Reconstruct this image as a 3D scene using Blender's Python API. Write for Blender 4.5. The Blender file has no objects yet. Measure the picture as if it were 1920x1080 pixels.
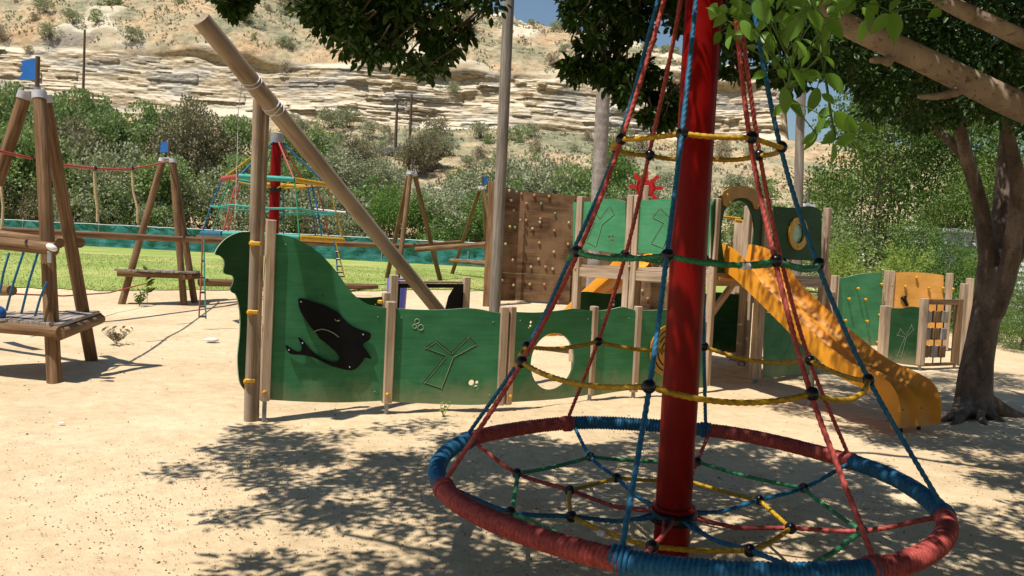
import bpy, math, random
import numpy as np
from mathutils import Vector, Matrix
from mathutils.geometry import tessellate_polygon
RAD = math.radians
rng = np.random.default_rng(11)
random.seed(5)
S = bpy.context.scene
COL = S.collection

# ------------------------------------------------------------------ camera, sky, sun, exposure
F_PX, PITCH, ROLL, EYE = 1450.0, 0.0438, 0.0502, 1.6
_c, _s = math.cos(ROLL), math.sin(ROLL)
FW = np.array([0, math.cos(PITCH), -math.sin(PITCH)])
_u = np.array([0, math.sin(PITCH), math.cos(PITCH)])
_r = np.array([1.0, 0, 0])
RT = _r * _c + _u * _s
UP = _u * _c - _r * _s
CAM = np.array([0, 0, EYE])
cd = bpy.data.cameras.new('camera')
cam = bpy.data.objects.new('camera', cd)
COL.objects.link(cam)
cd.lens = 36 * F_PX / 1920
cd.sensor_width = 36
cd.clip_end = 2000
cam.matrix_world = Matrix(((RT[0], UP[0], -FW[0], 0), (RT[1], UP[1], -FW[1], 0), (RT[2], UP[2], -FW[2], EYE), (0, 0, 0, 1)))
S.camera = cam

SUN_DIR = Vector((-0.31, -0.26, 1.0)).normalized()      # towards the sun
w = bpy.data.worlds.new('World')
S.world = w
w.use_nodes = True
nt = w.node_tree
nt.nodes.clear()
sky = nt.nodes.new('ShaderNodeTexSky')
sky.sky_type = 'NISHITA'
sky.sun_disc = False
sky.sun_elevation = math.asin(SUN_DIR.z)
sky.sun_rotation = math.atan2(SUN_DIR.x, SUN_DIR.y)
sky.air_density = 1.5
sky.dust_density = 0.3
sky.ozone_density = 4.0
bg = nt.nodes.new('ShaderNodeBackground')
bg.inputs['Strength'].default_value = 0.07
wo = nt.nodes.new('ShaderNodeOutputWorld')
nt.links.new(sky.outputs[0], bg.inputs[0])
nt.links.new(bg.outputs[0], wo.inputs[0])
sl = bpy.data.lights.new('sun', 'SUN')
sl.energy = 5.0
sl.angle = RAD(0.55)
sl.color = (1.0, 0.94, 0.84)
so = bpy.data.objects.new('sun', sl)
COL.objects.link(so)
so.rotation_euler = SUN_DIR.to_track_quat('Z', 'Y').to_euler()
S.view_settings.view_transform = 'Standard'
S.view_settings.look = 'None'
S.view_settings.exposure = 0.30
S.view_settings.gamma = 1.0
S.render.resolution_x, S.render.resolution_y = 1024, 576
S.cycles.max_bounces = 6
S.cycles.transparent_max_bounces = 4

# ------------------------------------------------------------------ measuring helpers: photo pixel -> point in the place
def ray(x, y):
    d = FW + RT * (x - 960) / F_PX + UP * (540 - y) / F_PX
    return d / d[1]
def at(x, y, Y):
    return Vector(CAM + ray(x, y) * Y)
_gy = np.array([-100, 0, 11, 14, 17, 19, 22, 26, 45, 47, 400])
_gz = np.array([0, 0, 0, .04, .16, .34, .58, .68, .8, .8, .8])
def gz(Y):
    return np.interp(Y, _gy, _gz)
def G(x, y, z=None):
    d = ray(x, y)
    if z is not None:
        return Vector(CAM + d * (z - EYE) / d[2])
    zz = 0.0
    for _ in range(40):
        p = CAM + d * (zz - EYE) / d[2]
        zz = 0.5 * zz + 0.5 * float(gz(p[1]))
    return Vector(CAM + d * (zz - EYE) / d[2])
class Plane:
    """upright plane through ground points A and B; s runs from A to B, z is up"""
    def __init__(self, A, B):
        self.o = Vector((A[0], A[1], 0)); d = Vector((B[0] - A[0], B[1] - A[1], 0))
        self.L = d.length; self.e = d.normalized(); self.n = Vector((self.e.y, -self.e.x, 0))   # n faces the camera side
    def hit(self, x, y):
        d = ray(x, y); n = np.array(self.n); t = ((np.array(self.o) - CAM) @ n) / (d @ n)
        p = Vector(CAM + d * t); return ((p - self.o).dot(self.e), p.z)
    def pt(self, s, z, off=0.0):
        return self.o + self.e * s + self.n * off + Vector((0, 0, z))

# ------------------------------------------------------------------ numpy value noise
_tab = rng.random((64, 64, 64))
def vn(x, y, z=0.0):
    x, y, z = np.broadcast_arrays(np.asarray(x, float), np.asarray(y, float), np.asarray(z, float))
    xi, yi, zi = np.floor(x).astype(int), np.floor(y).astype(int), np.floor(z).astype(int)
    fx, fy, fz = x - xi, y - yi, z - zi
    fx, fy, fz = [f * f * (3 - 2 * f) for f in (fx, fy, fz)]
    def g(a, b, c): return _tab[(xi + a) % 64, (yi + b) % 64, (zi + c) % 64]
    r = 0
    for a in (0, 1):
        for b in (0, 1):
            for c in (0, 1):
                r = r + g(a, b, c) * (fx if a else 1 - fx) * (fy if b else 1 - fy) * (fz if c else 1 - fz)
    return r * 2 - 1
def fbm(x, y, z=0.0, o=4):
    r = 0; a = 1.0; t = 0
    for i in range(o):
        r = r + a * vn(x * 2 ** i + 17.3 * i, y * 2 ** i + 5.1 * i, z * 2 ** i); t += a; a *= .5
    return r / t

# ------------------------------------------------------------------ scene-graph helpers
def tag(o, label=None, cat=None, group=None, kind=None):
    if label: o['label'] = label
    if cat: o['category'] = cat
    if group: o['group'] = group
    if kind: o['kind'] = kind
    return o
def thing(name, loc, label, cat, group=None):
    o = bpy.data.objects.new(name, None); COL.objects.link(o)
    o.empty_display_size = .2
    o.location = loc
    return tag(o, label, cat, group)
def link(name, me, m, parent=None, label=None):
    """mesh data are in world coordinates; a parent's location is compensated for"""
    o = bpy.data.objects.new(name, me); COL.objects.link(o)
    if m: me.materials.append(m)
    if parent is not None:
        o.parent = parent
        off = Vector((0, 0, 0)); p = parent
        while p is not None:
            off += p.location; p = p.parent
        o.location = -off
    if label: o['label'] = label
    return o
def kids(o): return [c for c in bpy.data.objects if c.parent == o]
def copy_tree(root, loc, rz, scale=1.0, label=None, group=None, name=None):
    def rec(o, par):
        c = o.copy(); COL.objects.link(c); c.parent = par
        for k in [k for k in o.children]: rec(k, c)
        return c
    r = rec(root, None)
    r.location = loc; r.rotation_euler = (0, 0, rz)
    r.scale = (scale, scale, scale) if not isinstance(scale, tuple) else scale
    if label: r['label'] = label
    if group: r['group'] = group
    return r

class MB:
    """collects shapes for ONE mesh object"""
    def __init__(self): self.v = []; self.f = []; self.uv = []; self.sm = []
    def add(self, vs, fs, uvs=None, smooth=True):
        b = len(self.v); self.v += [tuple(p) for p in vs]
        for i, f in enumerate(fs):
            self.f.append(tuple(b + k for k in f))
            self.uv.append(uvs[i] if uvs else [(0, 0)] * len(f)); self.sm.append(smooth)
    def tube(self, pts, r, n=12, cap=True, twist=None, roughn=0.0, seed=0, squash=None):
        """round bar along pts; r a number or one per point. twist=(strands, pitch, depth) carves rope strands"""
        P = [Vector(p) for p in pts]; k = len(P)
        R = list(r) if hasattr(r, '__len__') else [r] * k
        T = []
        for i in range(k):
            t = (P[min(i + 1, k - 1)] - P[max(i - 1, 0)]); T.append(t.normalized() if t.length > 1e-9 else Vector((0, 0, 1)))
        ref = Vector((0, 0, 1)) if abs(T[0].z) < .9 else Vector((1, 0, 0))
        X = (ref - T[0] * ref.dot(T[0])).normalized()
        L = 0; rows = []; Ls = []
        rs = random.Random(seed)
        ph = rs.random() * 99
        for i in range(k):
            if i: L += (P[i] - P[i - 1]).length
            Ls.append(L)
            X = (X - T[i] * X.dot(T[i])).normalized(); Y = T[i].cross(X)
            row = []
            for j in range(n):
                a = 2 * math.pi * j / n; rr = R[i]
                if twist: rr *= 1 + twist[2] * (abs(math.cos(.5 * twist[0] * a - math.pi * L / twist[1] * twist[0] * .5)) - .6)
                if roughn: rr *= 1 + roughn * (math.sin(a * 2 + L * 1.7 + ph) * .5 + math.sin(a * 3 - L * 2.9 + ph * 2) * .35 + math.sin(L * 5.3 + ph) * .3)
                row.append(P[i] + (X * math.cos(a) + Y * math.sin(a)) * rr)
            rows.append(row)
        vs = [p for row in rows for p in row]; fs = []; uv = []
        ou = (seed * 0.37) % 5
        for i in range(k - 1):
            for j in range(n):
                j2 = (j + 1) % n
                fs.append((i * n + j, i * n + j2, (i + 1) * n + j2, (i + 1) * n + j))
                c = 2 * math.pi * R[i] / n
                uv.append([(ou + j * c, Ls[i]), (ou + (j + 1) * c, Ls[i]), (ou + (j + 1) * c, Ls[i + 1]), (ou + j * c, Ls[i + 1])])
        self.add(vs, fs, uv, True)
        if cap:
            for idx, row in ((0, rows[0]), (k - 1, rows[-1])):
                f = list(range(n)); 
                if idx == 0: f.reverse()
                self.add(row, [f], [[(ou + .13 * math.cos(6.28 * q / n), .02 * math.sin(6.28 * q / n)) for q in f]], False)
        return self
    def box(self, c, size, rot=None, bevel=.006, seed=0):
        """bevelled box; rot a 3x3 matrix; grain runs along the longest side"""
        sx, sy, sz = [q / 2 for q in size]; b = min(bevel, sx * .45, sy * .45, sz * .45)
        M = rot if rot is not None else Matrix.Identity(3); c = Vector(c)
        def ring(z, x, y):
            return [(x - b, -y, z), (x, -y + b, z), (x, y - b, z), (x - b, y, z), (-x + b, y, z), (-x, y - b, z), (-x, -y + b, z), (-x + b, -y, z)]
        rows = [ring(-sz, sx - b, sy - b), ring(-sz + b, sx, sy), ring(sz - b, sx, sy), ring(sz, sx - b, sy - b)]
        vs = [p for r_ in rows for p in r_]; fs = [tuple(reversed(range(8))), tuple(range(24, 32))]
        for i in range(3):
            for j in range(8): fs.append((i * 8 + j, i * 8 + (j + 1) % 8, (i + 1) * 8 + (j + 1) % 8, (i + 1) * 8 + j))
        lng = max(range(3), key=lambda q: size[q]); o1, o2 = [q for q in range(3) if q != lng]
        ou = (seed * .731) % 7
        uv = [[(ou + vs[k][o1] + vs[k][o2] * 1.0, vs[k][lng]) for k in f] for f in fs]
        self.add([c + M @ Vector(p) for p in vs], fs, uv, False)
        return self
    def sphere(self, c, r, n=14, m=9, sc=(1, 1, 1), rot=None):
        c = Vector(c); M = rot or Matrix.Identity(3); vs = []; fs = []
        for i in range(m + 1):
            t = math.pi * i / m
            for j in range(n):
                a = 2 * math.pi * j / n
                vs.append(c + M @ Vector((r * sc[0] * math.sin(t) * math.cos(a), r * sc[1] * math.sin(t) * math.sin(a), r * sc[2] * math.cos(t))))
        for i in range(m):
            for j in range(n): fs.append((i * n + j, (i + 1) * n + j, (i + 1) * n + (j + 1) % n, i * n + (j + 1) % n))
        self.add(vs, fs, None, True); return self
    def prism(self, P, outline, th, off=0.0, holes=(), rim=None):
        """a board in plane P: outline [(s,z)], front face at off, thickness th behind it"""
        loops = [list(outline)] + [list(h) for h in holes]
        area = lambda q: sum(q[i][0] * q[(i + 1) % len(q)][1] - q[(i + 1) % len(q)][0] * q[i][1] for i in range(len(q)))
        for i, l in enumerate(loops):
            if (area(l) > 0) != (i == 0): l.reverse()
        flat = [p for l in loops for p in l]
        tris = tessellate_polygon([[Vector((p[0], p[1], 0)) for p in l] for l in loops])
        fv = [P.pt(p[0], p[1], off) for p in flat]; bv = [P.pt(p[0], p[1], off - th) for p in flat]
        n = len(flat); fs = []; uv = []
        for t in tris:
            a, b, c = [flat[k] for k in t]
            ccw = (b[0] - a[0]) * (c[1] - a[1]) - (b[1] - a[1]) * (c[0] - a[0]) > 0
            t = tuple(t) if ccw else tuple(reversed(t))
            fs.append(t); uv.append([flat[k] for k in t])
            fs.append(tuple(n + k for k in reversed(t))); uv.append([flat[k] for k in reversed(t)])
        b = 0
        self.add(fv + bv, fs, uv, False)
        fs = []; uv = []; vs = []
        for l in loops:
            m = len(l); b0 = len(vs)
            vs += [P.pt(p[0], p[1], off) for p in l] + [P.pt(p[0], p[1], off - th) for p in l]
            for i in range(m):
                j = (i + 1) % m
                fs.append((b0 + i, b0 + m + i, b0 + m + j, b0 + j)); uv.append([l[i], (l[i][0] + .03, l[i][1]), (l[j][0] + .03, l[j][1]), l[j]])
        (rim or self).add(vs, fs, uv, False)
        return self
    def build(self, name, m, parent=None, label=None):
        me = bpy.data.meshes.new(name)
        me.from_pydata(self.v, [], self.f)
        ul = me.uv_layers.new(name='UVMap')
        flat = np.array([c for f in self.uv for p in f for c in p], dtype=np.float32)
        ul.data.foreach_set('uv', flat)
        me.polygons.foreach_set('use_smooth', np.array(self.sm, dtype=bool))
        me.update()
        return link(name, me, m, parent, label)

def grid_mesh(name, X, Y, Z, m, attrs=None, smooth=True):
    ny, nx = X.shape
    co = np.stack([X, Y, Z], -1).reshape(-1, 3)
    i = np.arange(ny - 1)[:, None] * nx + np.arange(nx - 1)[None, :]
    q = np.stack([i, i + 1, i + 1 + nx, i + nx], -1).reshape(-1, 4)
    me = bpy.data.meshes.new(name)
    me.vertices.add(len(co)); me.vertices.foreach_set('co', co.ravel().astype(np.float32))
    me.loops.add(q.size); me.loops.foreach_set('vertex_index', q.ravel().astype(np.int32))
    me.polygons.add(len(q)); me.polygons.foreach_set('loop_start', (np.arange(len(q)) * 4).astype(np.int32))
    me.polygons.foreach_set('loop_total', np.full(len(q), 4, dtype=np.int32))
    me.polygons.foreach_set('use_smooth', np.full(len(q), smooth))
    for k, a in (attrs or {}).items():
        at_ = me.attributes.new(k, 'FLOAT', 'POINT'); at_.data.foreach_set('value', a.ravel().astype(np.float32))
    me.update(calc_edges=True)
    return link(name, me, m)

def leaf_mesh(name, pos, axis, nrm, ln, wd, m=None, parent=None, simple=False, fold=.25, tone=None, link_it=True, curl=0.0):
    """many small folded leaves in one mesh. pos = leaf base, axis = direction of the midrib"""
    N = len(pos)
    axis = axis / np.linalg.norm(axis, axis=1, keepdims=True)
    nrm = nrm - axis * (nrm * axis).sum(1, keepdims=True); nrm /= np.linalg.norm(nrm, axis=1, keepdims=True) + 1e-9
    side = np.cross(axis, nrm)
    ln = np.broadcast_to(ln, (N,))[:, None]; wd = np.broadcast_to(wd, (N,))[:, None]
    if simple:
        V = np.stack([pos, pos + axis * ln * .5 + side * wd * .5, pos + axis * ln, pos + axis * ln * .5 - side * wd * .5], 1)
        nv = 4; fl = np.array([[0, 1, 2, 3]])
    else:
        up = nrm * wd * fold; dn = -nrm * ln * curl
        V = np.stack([pos, pos + axis * ln * .3 + side * wd * .46 + up, pos + axis * ln * .68 + side * wd * .38 + up + dn * .5,
                      pos + axis * ln + dn, pos + axis * ln * .68 - side * wd * .38 + up + dn * .5, pos + axis * ln * .3 - side * wd * .46 + up], 1)
        nv = 6; fl = np.array([[0, 1, 2, 3], [0, 3, 4, 5]])
    co = V.reshape(-1, 3)
    q = (np.arange(N)[:, None, None] * nv + fl[None]).reshape(-1, 4)
    me = bpy.data.meshes.new(name)
    me.vertices.add(len(co)); me.vertices.foreach_set('co', co.ravel().astype(np.float32))
    me.loops.add(q.size); me.loops.foreach_set('vertex_index', q.ravel().astype(np.int32))
    me.polygons.add(len(q)); me.polygons.foreach_set('loop_start', (np.arange(len(q)) * 4).astype(np.int32))
    me.polygons.foreach_set('loop_total', np.full(len(q), 4, dtype=np.int32))
    t = rng.random(N) if tone is None else tone
    a = me.attributes.new('tone', 'FLOAT', 'POINT'); a.data.foreach_set('value', np.repeat(t, nv).astype(np.float32))
    me.update(calc_edges=True)
    if not link_it:
        me.materials.append(m); return me
    return link(name, me, m, parent)

def unit(n):
    v = rng.normal(size=(n, 3)); return v / np.linalg.norm(v, axis=1, keepdims=True)
def clump_leaves(centers, radii, per, shell=.55, flat=.75):
    """leaf bases spread through clumps; returns positions, outward vectors"""
    C = np.repeat(np.asarray(centers, float), per, axis=0); R = np.repeat(np.asarray(radii, float), per)
    d = unit(len(C)); r = R * (shell + (1 - shell) * rng.random(len(C)) ** .6) * rng.choice([1, 1, .55], len(C))
    p = C + d * r[:, None] * np.array([1, 1, flat])
    return p, d

# ------------------------------------------------------------------ materials
def new_mat(name):
    m = bpy.data.materials.new(name); m.use_nodes = True
    n = m.node_tree.nodes; b = n['Principled BSDF']
    return m, n, m.node_tree.links, b
def ramp(n, cols):
    r = n.new('ShaderNodeValToRGB'); e = r.color_ramp.elements
    while len(e) < len(cols): e.new(.5)
    for i, (p, c) in enumerate(cols):
        e[i].position = p; e[i].color = (*c, 1)
    return r
def mapped(n, L, kind, scale):
    t = n.new('ShaderNodeTexCoord'); mp = n.new('ShaderNodeMapping'); mp.inputs['Scale'].default_value = scale
    L.new(t.outputs[kind], mp.inputs[0]); return mp.outputs[0]
def noise(n, L, vec, sc, det=4, rough=.55, dist=0):
    t = n.new('ShaderNodeTexNoise'); t.inputs['Scale'].default_value = sc; t.inputs['Detail'].default_value = det
    t.inputs['Roughness'].default_value = rough; t.inputs['Distortion'].default_value = dist
    if vec is not None: L.new(vec, t.inputs['Vector'])
    return t.outputs['Fac']
def mixc(n, L, f, a, b, mode='MIX'):
    x = n.new('ShaderNodeMix'); x.data_type = 'RGBA'; x.blend_type = mode
    for s_, v in ((0, f), (6, a), (7, b)):
        if hasattr(v, 'is_output'): L.new(v, x.inputs[s_])
        elif s_ == 0: x.inputs[0].default_value = v
        else: x.inputs[s_].default_value = (*v, 1)
    return x.outputs[2]
def bump(n, L, b, h, strength, dist=.01, prev=None):
    k = n.new('ShaderNodeBump'); k.inputs['Strength'].default_value = strength; k.inputs['Distance'].default_value = dist
    L.new(h, k.inputs['Height'])
    if prev: L.new(prev, k.inputs['Normal'])
    L.new(k.outputs[0], b.inputs['Normal']); return k.outputs[0]

def wood(name, dark, mid, light, rough=.75, grain=(38, 1.6, 1), kn=.3, worn=None):
    m, n, L, b = new_mat(name)
    v = mapped(n, L, 'UV', grain)
    f = noise(n, L, v, 1.0, 5, .6, .6)
    r = ramp(n, [(.28, dark), (.5, mid), (.72, light)]); L.new(f, r.inputs[0])
    v2 = mapped(n, L, 'UV', (6, 1.1, 1)); f2 = noise(n, L, v2, 1.3, 3)
    r2 = ramp(n, [(.35, (.62, .6, .58)), (.65, (1.1, 1.1, 1.1))]); L.new(f2, r2.inputs[0])
    c = mixc(n, L, .8, r.outputs[0], r2.outputs[0], 'MULTIPLY')
    v3 = mapped(n, L, 'UV', (90, .9, 1)); f3 = noise(n, L, v3, 1.0, 2)
    r3 = ramp(n, [(.30, (.25, .2, .16)), (.37, (1, 1, 1))]); L.new(f3, r3.inputs[0])
    c = mixc(n, L, .7, c, r3.outputs[0], 'MULTIPLY')
    if worn:
        f4 = noise(n, L, mapped(n, L, 'Object', (1, 1, 1)), 1.7, 3)
        r4 = ramp(n, [(.42, (0, 0, 0)), (.62, (1, 1, 1))]); L.new(f4, r4.inputs[0])
        c = mixc(n, L, r4.outputs[0], c, worn)
    L.new(c, b.inputs['Base Color']); b.inputs['Roughness'].default_value = rough; b.inputs['Specular IOR Level'].default_value = .18
    pb = bump(n, L, b, f, .5, .004); bump(n, L, b, r3.outputs[0], .5, .006, pb)
    return m
def paint(name, col, col2=None, rough=.5, sc=5, bmp=.15, scr=None, coat=0, spec=.28):
    m, n, L, b = new_mat(name)
    col2 = col2 or tuple(q * .75 for q in col)
    v = mapped(n, L, 'Object', (1, 1, 1)); f = noise(n, L, v, sc, 5, .6)
    r = ramp(n, [(.35, col2), (.62, col)]); L.new(f, r.inputs[0]); c = r.outputs[0]
    if scr:
        f2 = noise(n, L, v, sc * 9, 3, .7, 1.5); r2 = ramp(n, [(.68, (0, 0, 0)), (.74, (1, 1, 1))]); L.new(f2, r2.inputs[0])
        c = mixc(n, L, r2.outputs[0], c, scr)
    L.new(c, b.inputs['Base Color'])
    f3 = noise(n, L, v, sc * 3, 3); mr = n.new('ShaderNodeMapRange'); L.new(f3, mr.inputs[0])
    mr.inputs[3].default_value = rough - .1; mr.inputs[4].default_value = rough + .15; L.new(mr.outputs[0], b.inputs['Roughness'])
    b.inputs['Coat Weight'].default_value = coat; b.inputs['Specular IOR Level'].default_value = spec
    bump(n, L, b, noise(n, L, v, 60, 3), bmp, .002)
    return m
def ply(name, col, col2, edge=False):
    """stained plywood: the colour with faint horizontal grain and a few knots"""
    m, n, L, b = new_mat(name)
    v = mapped(n, L, 'UV', (2.2, 26, 1)); f = noise(n, L, v, 1.0, 5, .6, .8)
    r = ramp(n, [(.25, col2), (.7, col)]); L.new(f, r.inputs[0])
    v2 = mapped(n, L, 'UV', (2.0, 2.6, 1)); f2 = noise(n, L, v2, 1.0, 4)
    r2 = ramp(n, [(.3, (.72, .74, .7)), (.7, (1.12, 1.1, 1.1))]); L.new(f2, r2.inputs[0])
    c = mixc(n, L, 1.0, r.outputs[0], r2.outputs[0], 'MULTIPLY')
    vo = n.new('ShaderNodeTexVoronoi'); vo.inputs['Scale'].default_value = 5.5; L.new(mapped(n, L, 'UV', (1, 1, 1)), vo.inputs['Vector'])
    r3 = ramp(n, [(.03, (.45, .45, .45)), (.10, (1, 1, 1))]); L.new(vo.outputs['Distance'], r3.inputs[0])
    c = mixc(n, L, .8, c, r3.outputs[0], 'MULTIPLY')
    f5 = noise(n, L, mapped(n, L, 'UV', (3, 14, 1)), 3, 4, .7); r5 = ramp(n, [(.66, (0, 0, 0)), (.72, (1, 1, 1))]); L.new(f5, r5.inputs[0])
    c = mixc(n, L, r5.outputs[0], c, tuple(q * 1.5 for q in col))
    sp = n.new('ShaderNodeSeparateXYZ'); L.new(mapped(n, L, 'Object', (1, 1, 1)), sp.inputs[0])
    f7 = noise(n, L, mapped(n, L, 'Object', (5, 5, 2.5)), 1.0, 5, .7); ma = n.new('ShaderNodeMath'); ma.operation = 'MULTIPLY_ADD'; L.new(f7, ma.inputs[0]); ma.inputs[1].default_value = .55; L.new(sp.outputs['Z'], ma.inputs[2])
    r7 = ramp(n, [(.38, (1, 1, 1)), (.62, (0, 0, 0))]); L.new(ma.outputs[0], r7.inputs[0]); dm = n.new('ShaderNodeMath'); dm.operation = 'MULTIPLY'; L.new(r7.outputs[0], dm.inputs[0]); dm.inputs[1].default_value = .38
    c = mixc(n, L, dm.outputs[0], c, (.42, .34, .22))
    f8 = noise(n, L, mapped(n, L, 'UV', (1.2, 1.6, 1)), 1.0, 5, .65); r8 = ramp(n, [(.45, (0, 0, 0)), (.75, (.45, .45, .45))]); L.new(f8, r8.inputs[0])
    c = mixc(n, L, r8.outputs[0], c, tuple(min(1, q * 1.25 + .03) for q in col))
    L.new(c, b.inputs['Base Color']); b.inputs['Roughness'].default_value = .62
    b.inputs['Specular IOR Level'].default_value = .15
    bump(n, L, b, f, .25, .002)
    return m
def rope_mat(name, col, col2, bright=None):
    m, n, L, b = new_mat(name)
    v = mapped(n, L, 'Object', (1, 1, 1)); f = noise(n, L, v, 40, 4, .7); f2 = noise(n, L, v, 5, 3)
    r = ramp(n, [(.35, col2), (.6, col)]); L.new(f, r.inputs[0])
    r2 = ramp(n, [(.3, (.8, .8, .8)), (.7, (1.15, 1.12, 1.1))]); L.new(f2, r2.inputs[0])
    L.new(mixc(n, L, 1, r.outputs[0], r2.outputs[0], 'MULTIPLY'), b.inputs['Base Color'])
    b.inputs['Roughness'].default_value = .6; b.inputs['Specular IOR Level'].default_value = .35
    bump(n, L, b, noise(n, L, v, 300, 3), .6, .002)
    return m
def leafm(name, cols, trans=.35, rough=.45, tcol=None, spec=.12):
    m, n, L, b = new_mat(name)
    a = n.new('ShaderNodeAttribute'); a.attribute_name = 'tone'
    oi = n.new('ShaderNodeObjectInfo')
    ad = n.new('ShaderNodeMath'); ad.operation = 'MULTIPLY_ADD'; L.new(oi.outputs['Random'], ad.inputs[0]); ad.inputs[1].default_value = .3; 
    sb = n.new('ShaderNodeMath'); sb.operation = 'MULTIPLY_ADD'; L.new(a.outputs['Fac'], sb.inputs[0]); sb.inputs[1].default_value = .75
    L.new(sb.outputs[0], ad.inputs[2])
    r = ramp(n, cols); L.new(ad.outputs[0], r.inputs[0])
    L.new(r.outputs[0], b.inputs['Base Color']); b.inputs['Roughness'].default_value = rough
    b.inputs['Specular IOR Level'].default_value = spec
    t = n.new('ShaderNodeBsdfTranslucent')
    c = mixc(n, L, 1.0, r.outputs[0], tcol or (1.6, 1.9, .7), 'MULTIPLY'); L.new(c, t.inputs[0])
    mx = n.new('ShaderNodeMixShader'); mx.inputs[0].default_value = trans
    L.new(b.outputs[0], mx.inputs[1]); L.new(t.outputs[0], mx.inputs[2])
    L.new(mx.outputs[0], n['Material Output'].inputs[0])
    return m
def plain(name, col, rough=.5, metal=0, spec=.5, em=None):
    m, n, L, b = new_mat(name)
    f = noise(n, L, mapped(n, L, 'Object', (1, 1, 1)), 14, 4)
    r = ramp(n, [(.3, tuple(q * .78 for q in col)), (.7, tuple(min(1, q * 1.1) for q in col))]); L.new(f, r.inputs[0])
    L.new(r.outputs[0], b.inputs['Base Color']); b.inputs['Roughness'].default_value = rough
    b.inputs['Metallic'].default_value = metal; b.inputs['Specular IOR Level'].default_value = spec
    return m

M = {}
M['log'] = wood('brown_log', (.10, .052, .026), (.20, .115, .058), (.31, .20, .115))
M['log_pale'] = wood('pale_weathered_log', (.20, .145, .10), (.33, .25, .18), (.44, .35, .26), worn=(.34, .27, .20))
M['log_grey'] = wood('grey_pole_wood', (.17, .14, .115), (.27, .23, .19), (.38, .33, .28))
M['post'] = wood('pale_square_post', (.34, .24, .16), (.50, .37, .26), (.60, .47, .35), grain=(30, 1.2, 1))
M['post_brown'] = wood('brown_square_post', (.13, .07, .035), (.24, .14, .07), (.34, .21, .115), grain=(30, 1.2, 1))
M['plank'] = wood('deck_plank', (.20, .165, .135), (.34, .29, .25), (.45, .40, .35))
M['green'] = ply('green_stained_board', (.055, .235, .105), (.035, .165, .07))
M['green_light_sunlit'] = ply('light_sunlit_green_board', (.075, .30, .145), (.05, .22, .10))  # board green lightened for the sunlit tower face; also the green climbing panel
M['green_dark_shaded'] = ply('dark_shaded_green_board', (.018, .075, .026), (.011, .05, .017))  # shade put into the green of figurehead, arch and porthole; also other dark boards
M['green_edge'] = plain('pale_green_board_edge', (.30, .40, .24), .7)
M['groove'] = plain('dark_groove', (.012, .035, .016), .8)
M['groove_edge'] = plain('pale_groove_edge', (.32, .42, .25), .7)
M['orange_board'] = ply('orange_board', (.66, .34, .085), (.56, .26, .055))
M['black'] = paint('black_board', (.007, .007, .008), (.004, .004, .005), .5, spec=.15)
M['black_plastic'] = paint('black_plastic', (.010, .010, .013), (.006, .006, .008), .25, bmp=.05, spec=.4)
M['yellow'] = paint('yellow_plastic', (.62, .35, .02), (.50, .26, .015), .4)
M['ochre'] = paint('ochre_board', (.42, .23, .035), (.32, .17, .025), .5)
M['slide'] = paint('orange_plastic_slide', (.74, .31, .020), (.62, .235, .013), .48, sc=3, bmp=.06, scr=(.55, .25, .05), spec=.35)
M['red_paint'] = paint('red_painted_steel', (.20, .0035, .003), (.16, .003, .0025), .32, sc=2.5, bmp=.05, scr=(.25, .012, .01), coat=0, spec=.12)
M['red_board'] = paint('red_board', (.60, .03, .03), (.50, .02, .02), .5)
M['steel'] = plain('galvanised_steel', (.30, .31, .32), .5, .4)
M['white_cap'] = plain('grey_white_metal_cap', (.52, .52, .53), .5, .2)
M['blue_flag'] = paint('blue_flag_board', (.022, .16, .52), (.018, .13, .44), .5)
M['rope_red'] = rope_mat('red_rope', (.46, .082, .068), (.27, .040, .034))
M['rope_blue'] = rope_mat('blue_rope', (.016, .15, .30), (.008, .08, .17))
M['rope_yellow'] = rope_mat('yellow_rope', (.52, .31, .012), (.34, .19, .007))
M['rope_green'] = rope_mat('green_rope', (.04, .24, .105), (.022, .15, .065))
M['rope_teal'] = rope_mat('teal_rope', (.05, .36, .30), (.03, .26, .22))
M['rope_tan'] = rope_mat('tan_rope', (.52, .42, .24), (.40, .31, .17))
M['tag'] = plain('white_sleeve', (.66, .66, .68), .5)
M['louvre'] = plain('white_cladding', (.74, .75, .77), .5)
M['roof'] = plain('grey_roof', (.25, .25, .26), .6)
M['telegraph'] = wood('telegraph_wood', (.07, .05, .035), (.13, .09, .065), (.20, .15, .11))
M['hole_fill'] = plain('pale_green_hole_fill', (.30, .55, .40), .25)
M['paper'] = plain('white_litter', (.8, .8, .8), .7)
M['cloth_teal'] = None
def bark(name, dark, mid, light, sc=5, spots=True, b1=.5):
    m, n, L, b = new_mat(name)
    v = mapped(n, L, 'Object', (1, 1, .45)); f = noise(n, L, v, sc, 6, .62, .4)
    r = ramp(n, [(.3, dark), (.5, mid), (.7, light)]); L.new(f, r.inputs[0]); c = r.outputs[0]
    if spots:
        f2 = noise(n, L, mapped(n, L, 'Object', (1, 1, 1)), sc * 9, 3, .6); r2 = ramp(n, [(.34, (.42, .38, .34)), (.42, (1, 1, 1))]); L.new(f2, r2.inputs[0])
        c = mixc(n, L, .85, c, r2.outputs[0], 'MULTIPLY')
    L.new(c, b.inputs['Base Color']); b.inputs['Roughness'].default_value = .8; b.inputs['Specular IOR Level'].default_value = .15
    pb = bump(n, L, b, f, b1, .02); bump(n, L, b, noise(n, L, mapped(n, L, 'Object', (6, 6, 30)), 2.0, 4), .35, .006, pb)
    return m
M['bark_pale'] = bark('pale_ficus_bark', (.15, .11, .078), (.27, .205, .15), (.40, .32, .24), 6)
M['bark_brown'] = bark('brown_ficus_bark', (.065, .048, .037), (.13, .098, .076), (.24, .19, .15), 5)
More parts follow.
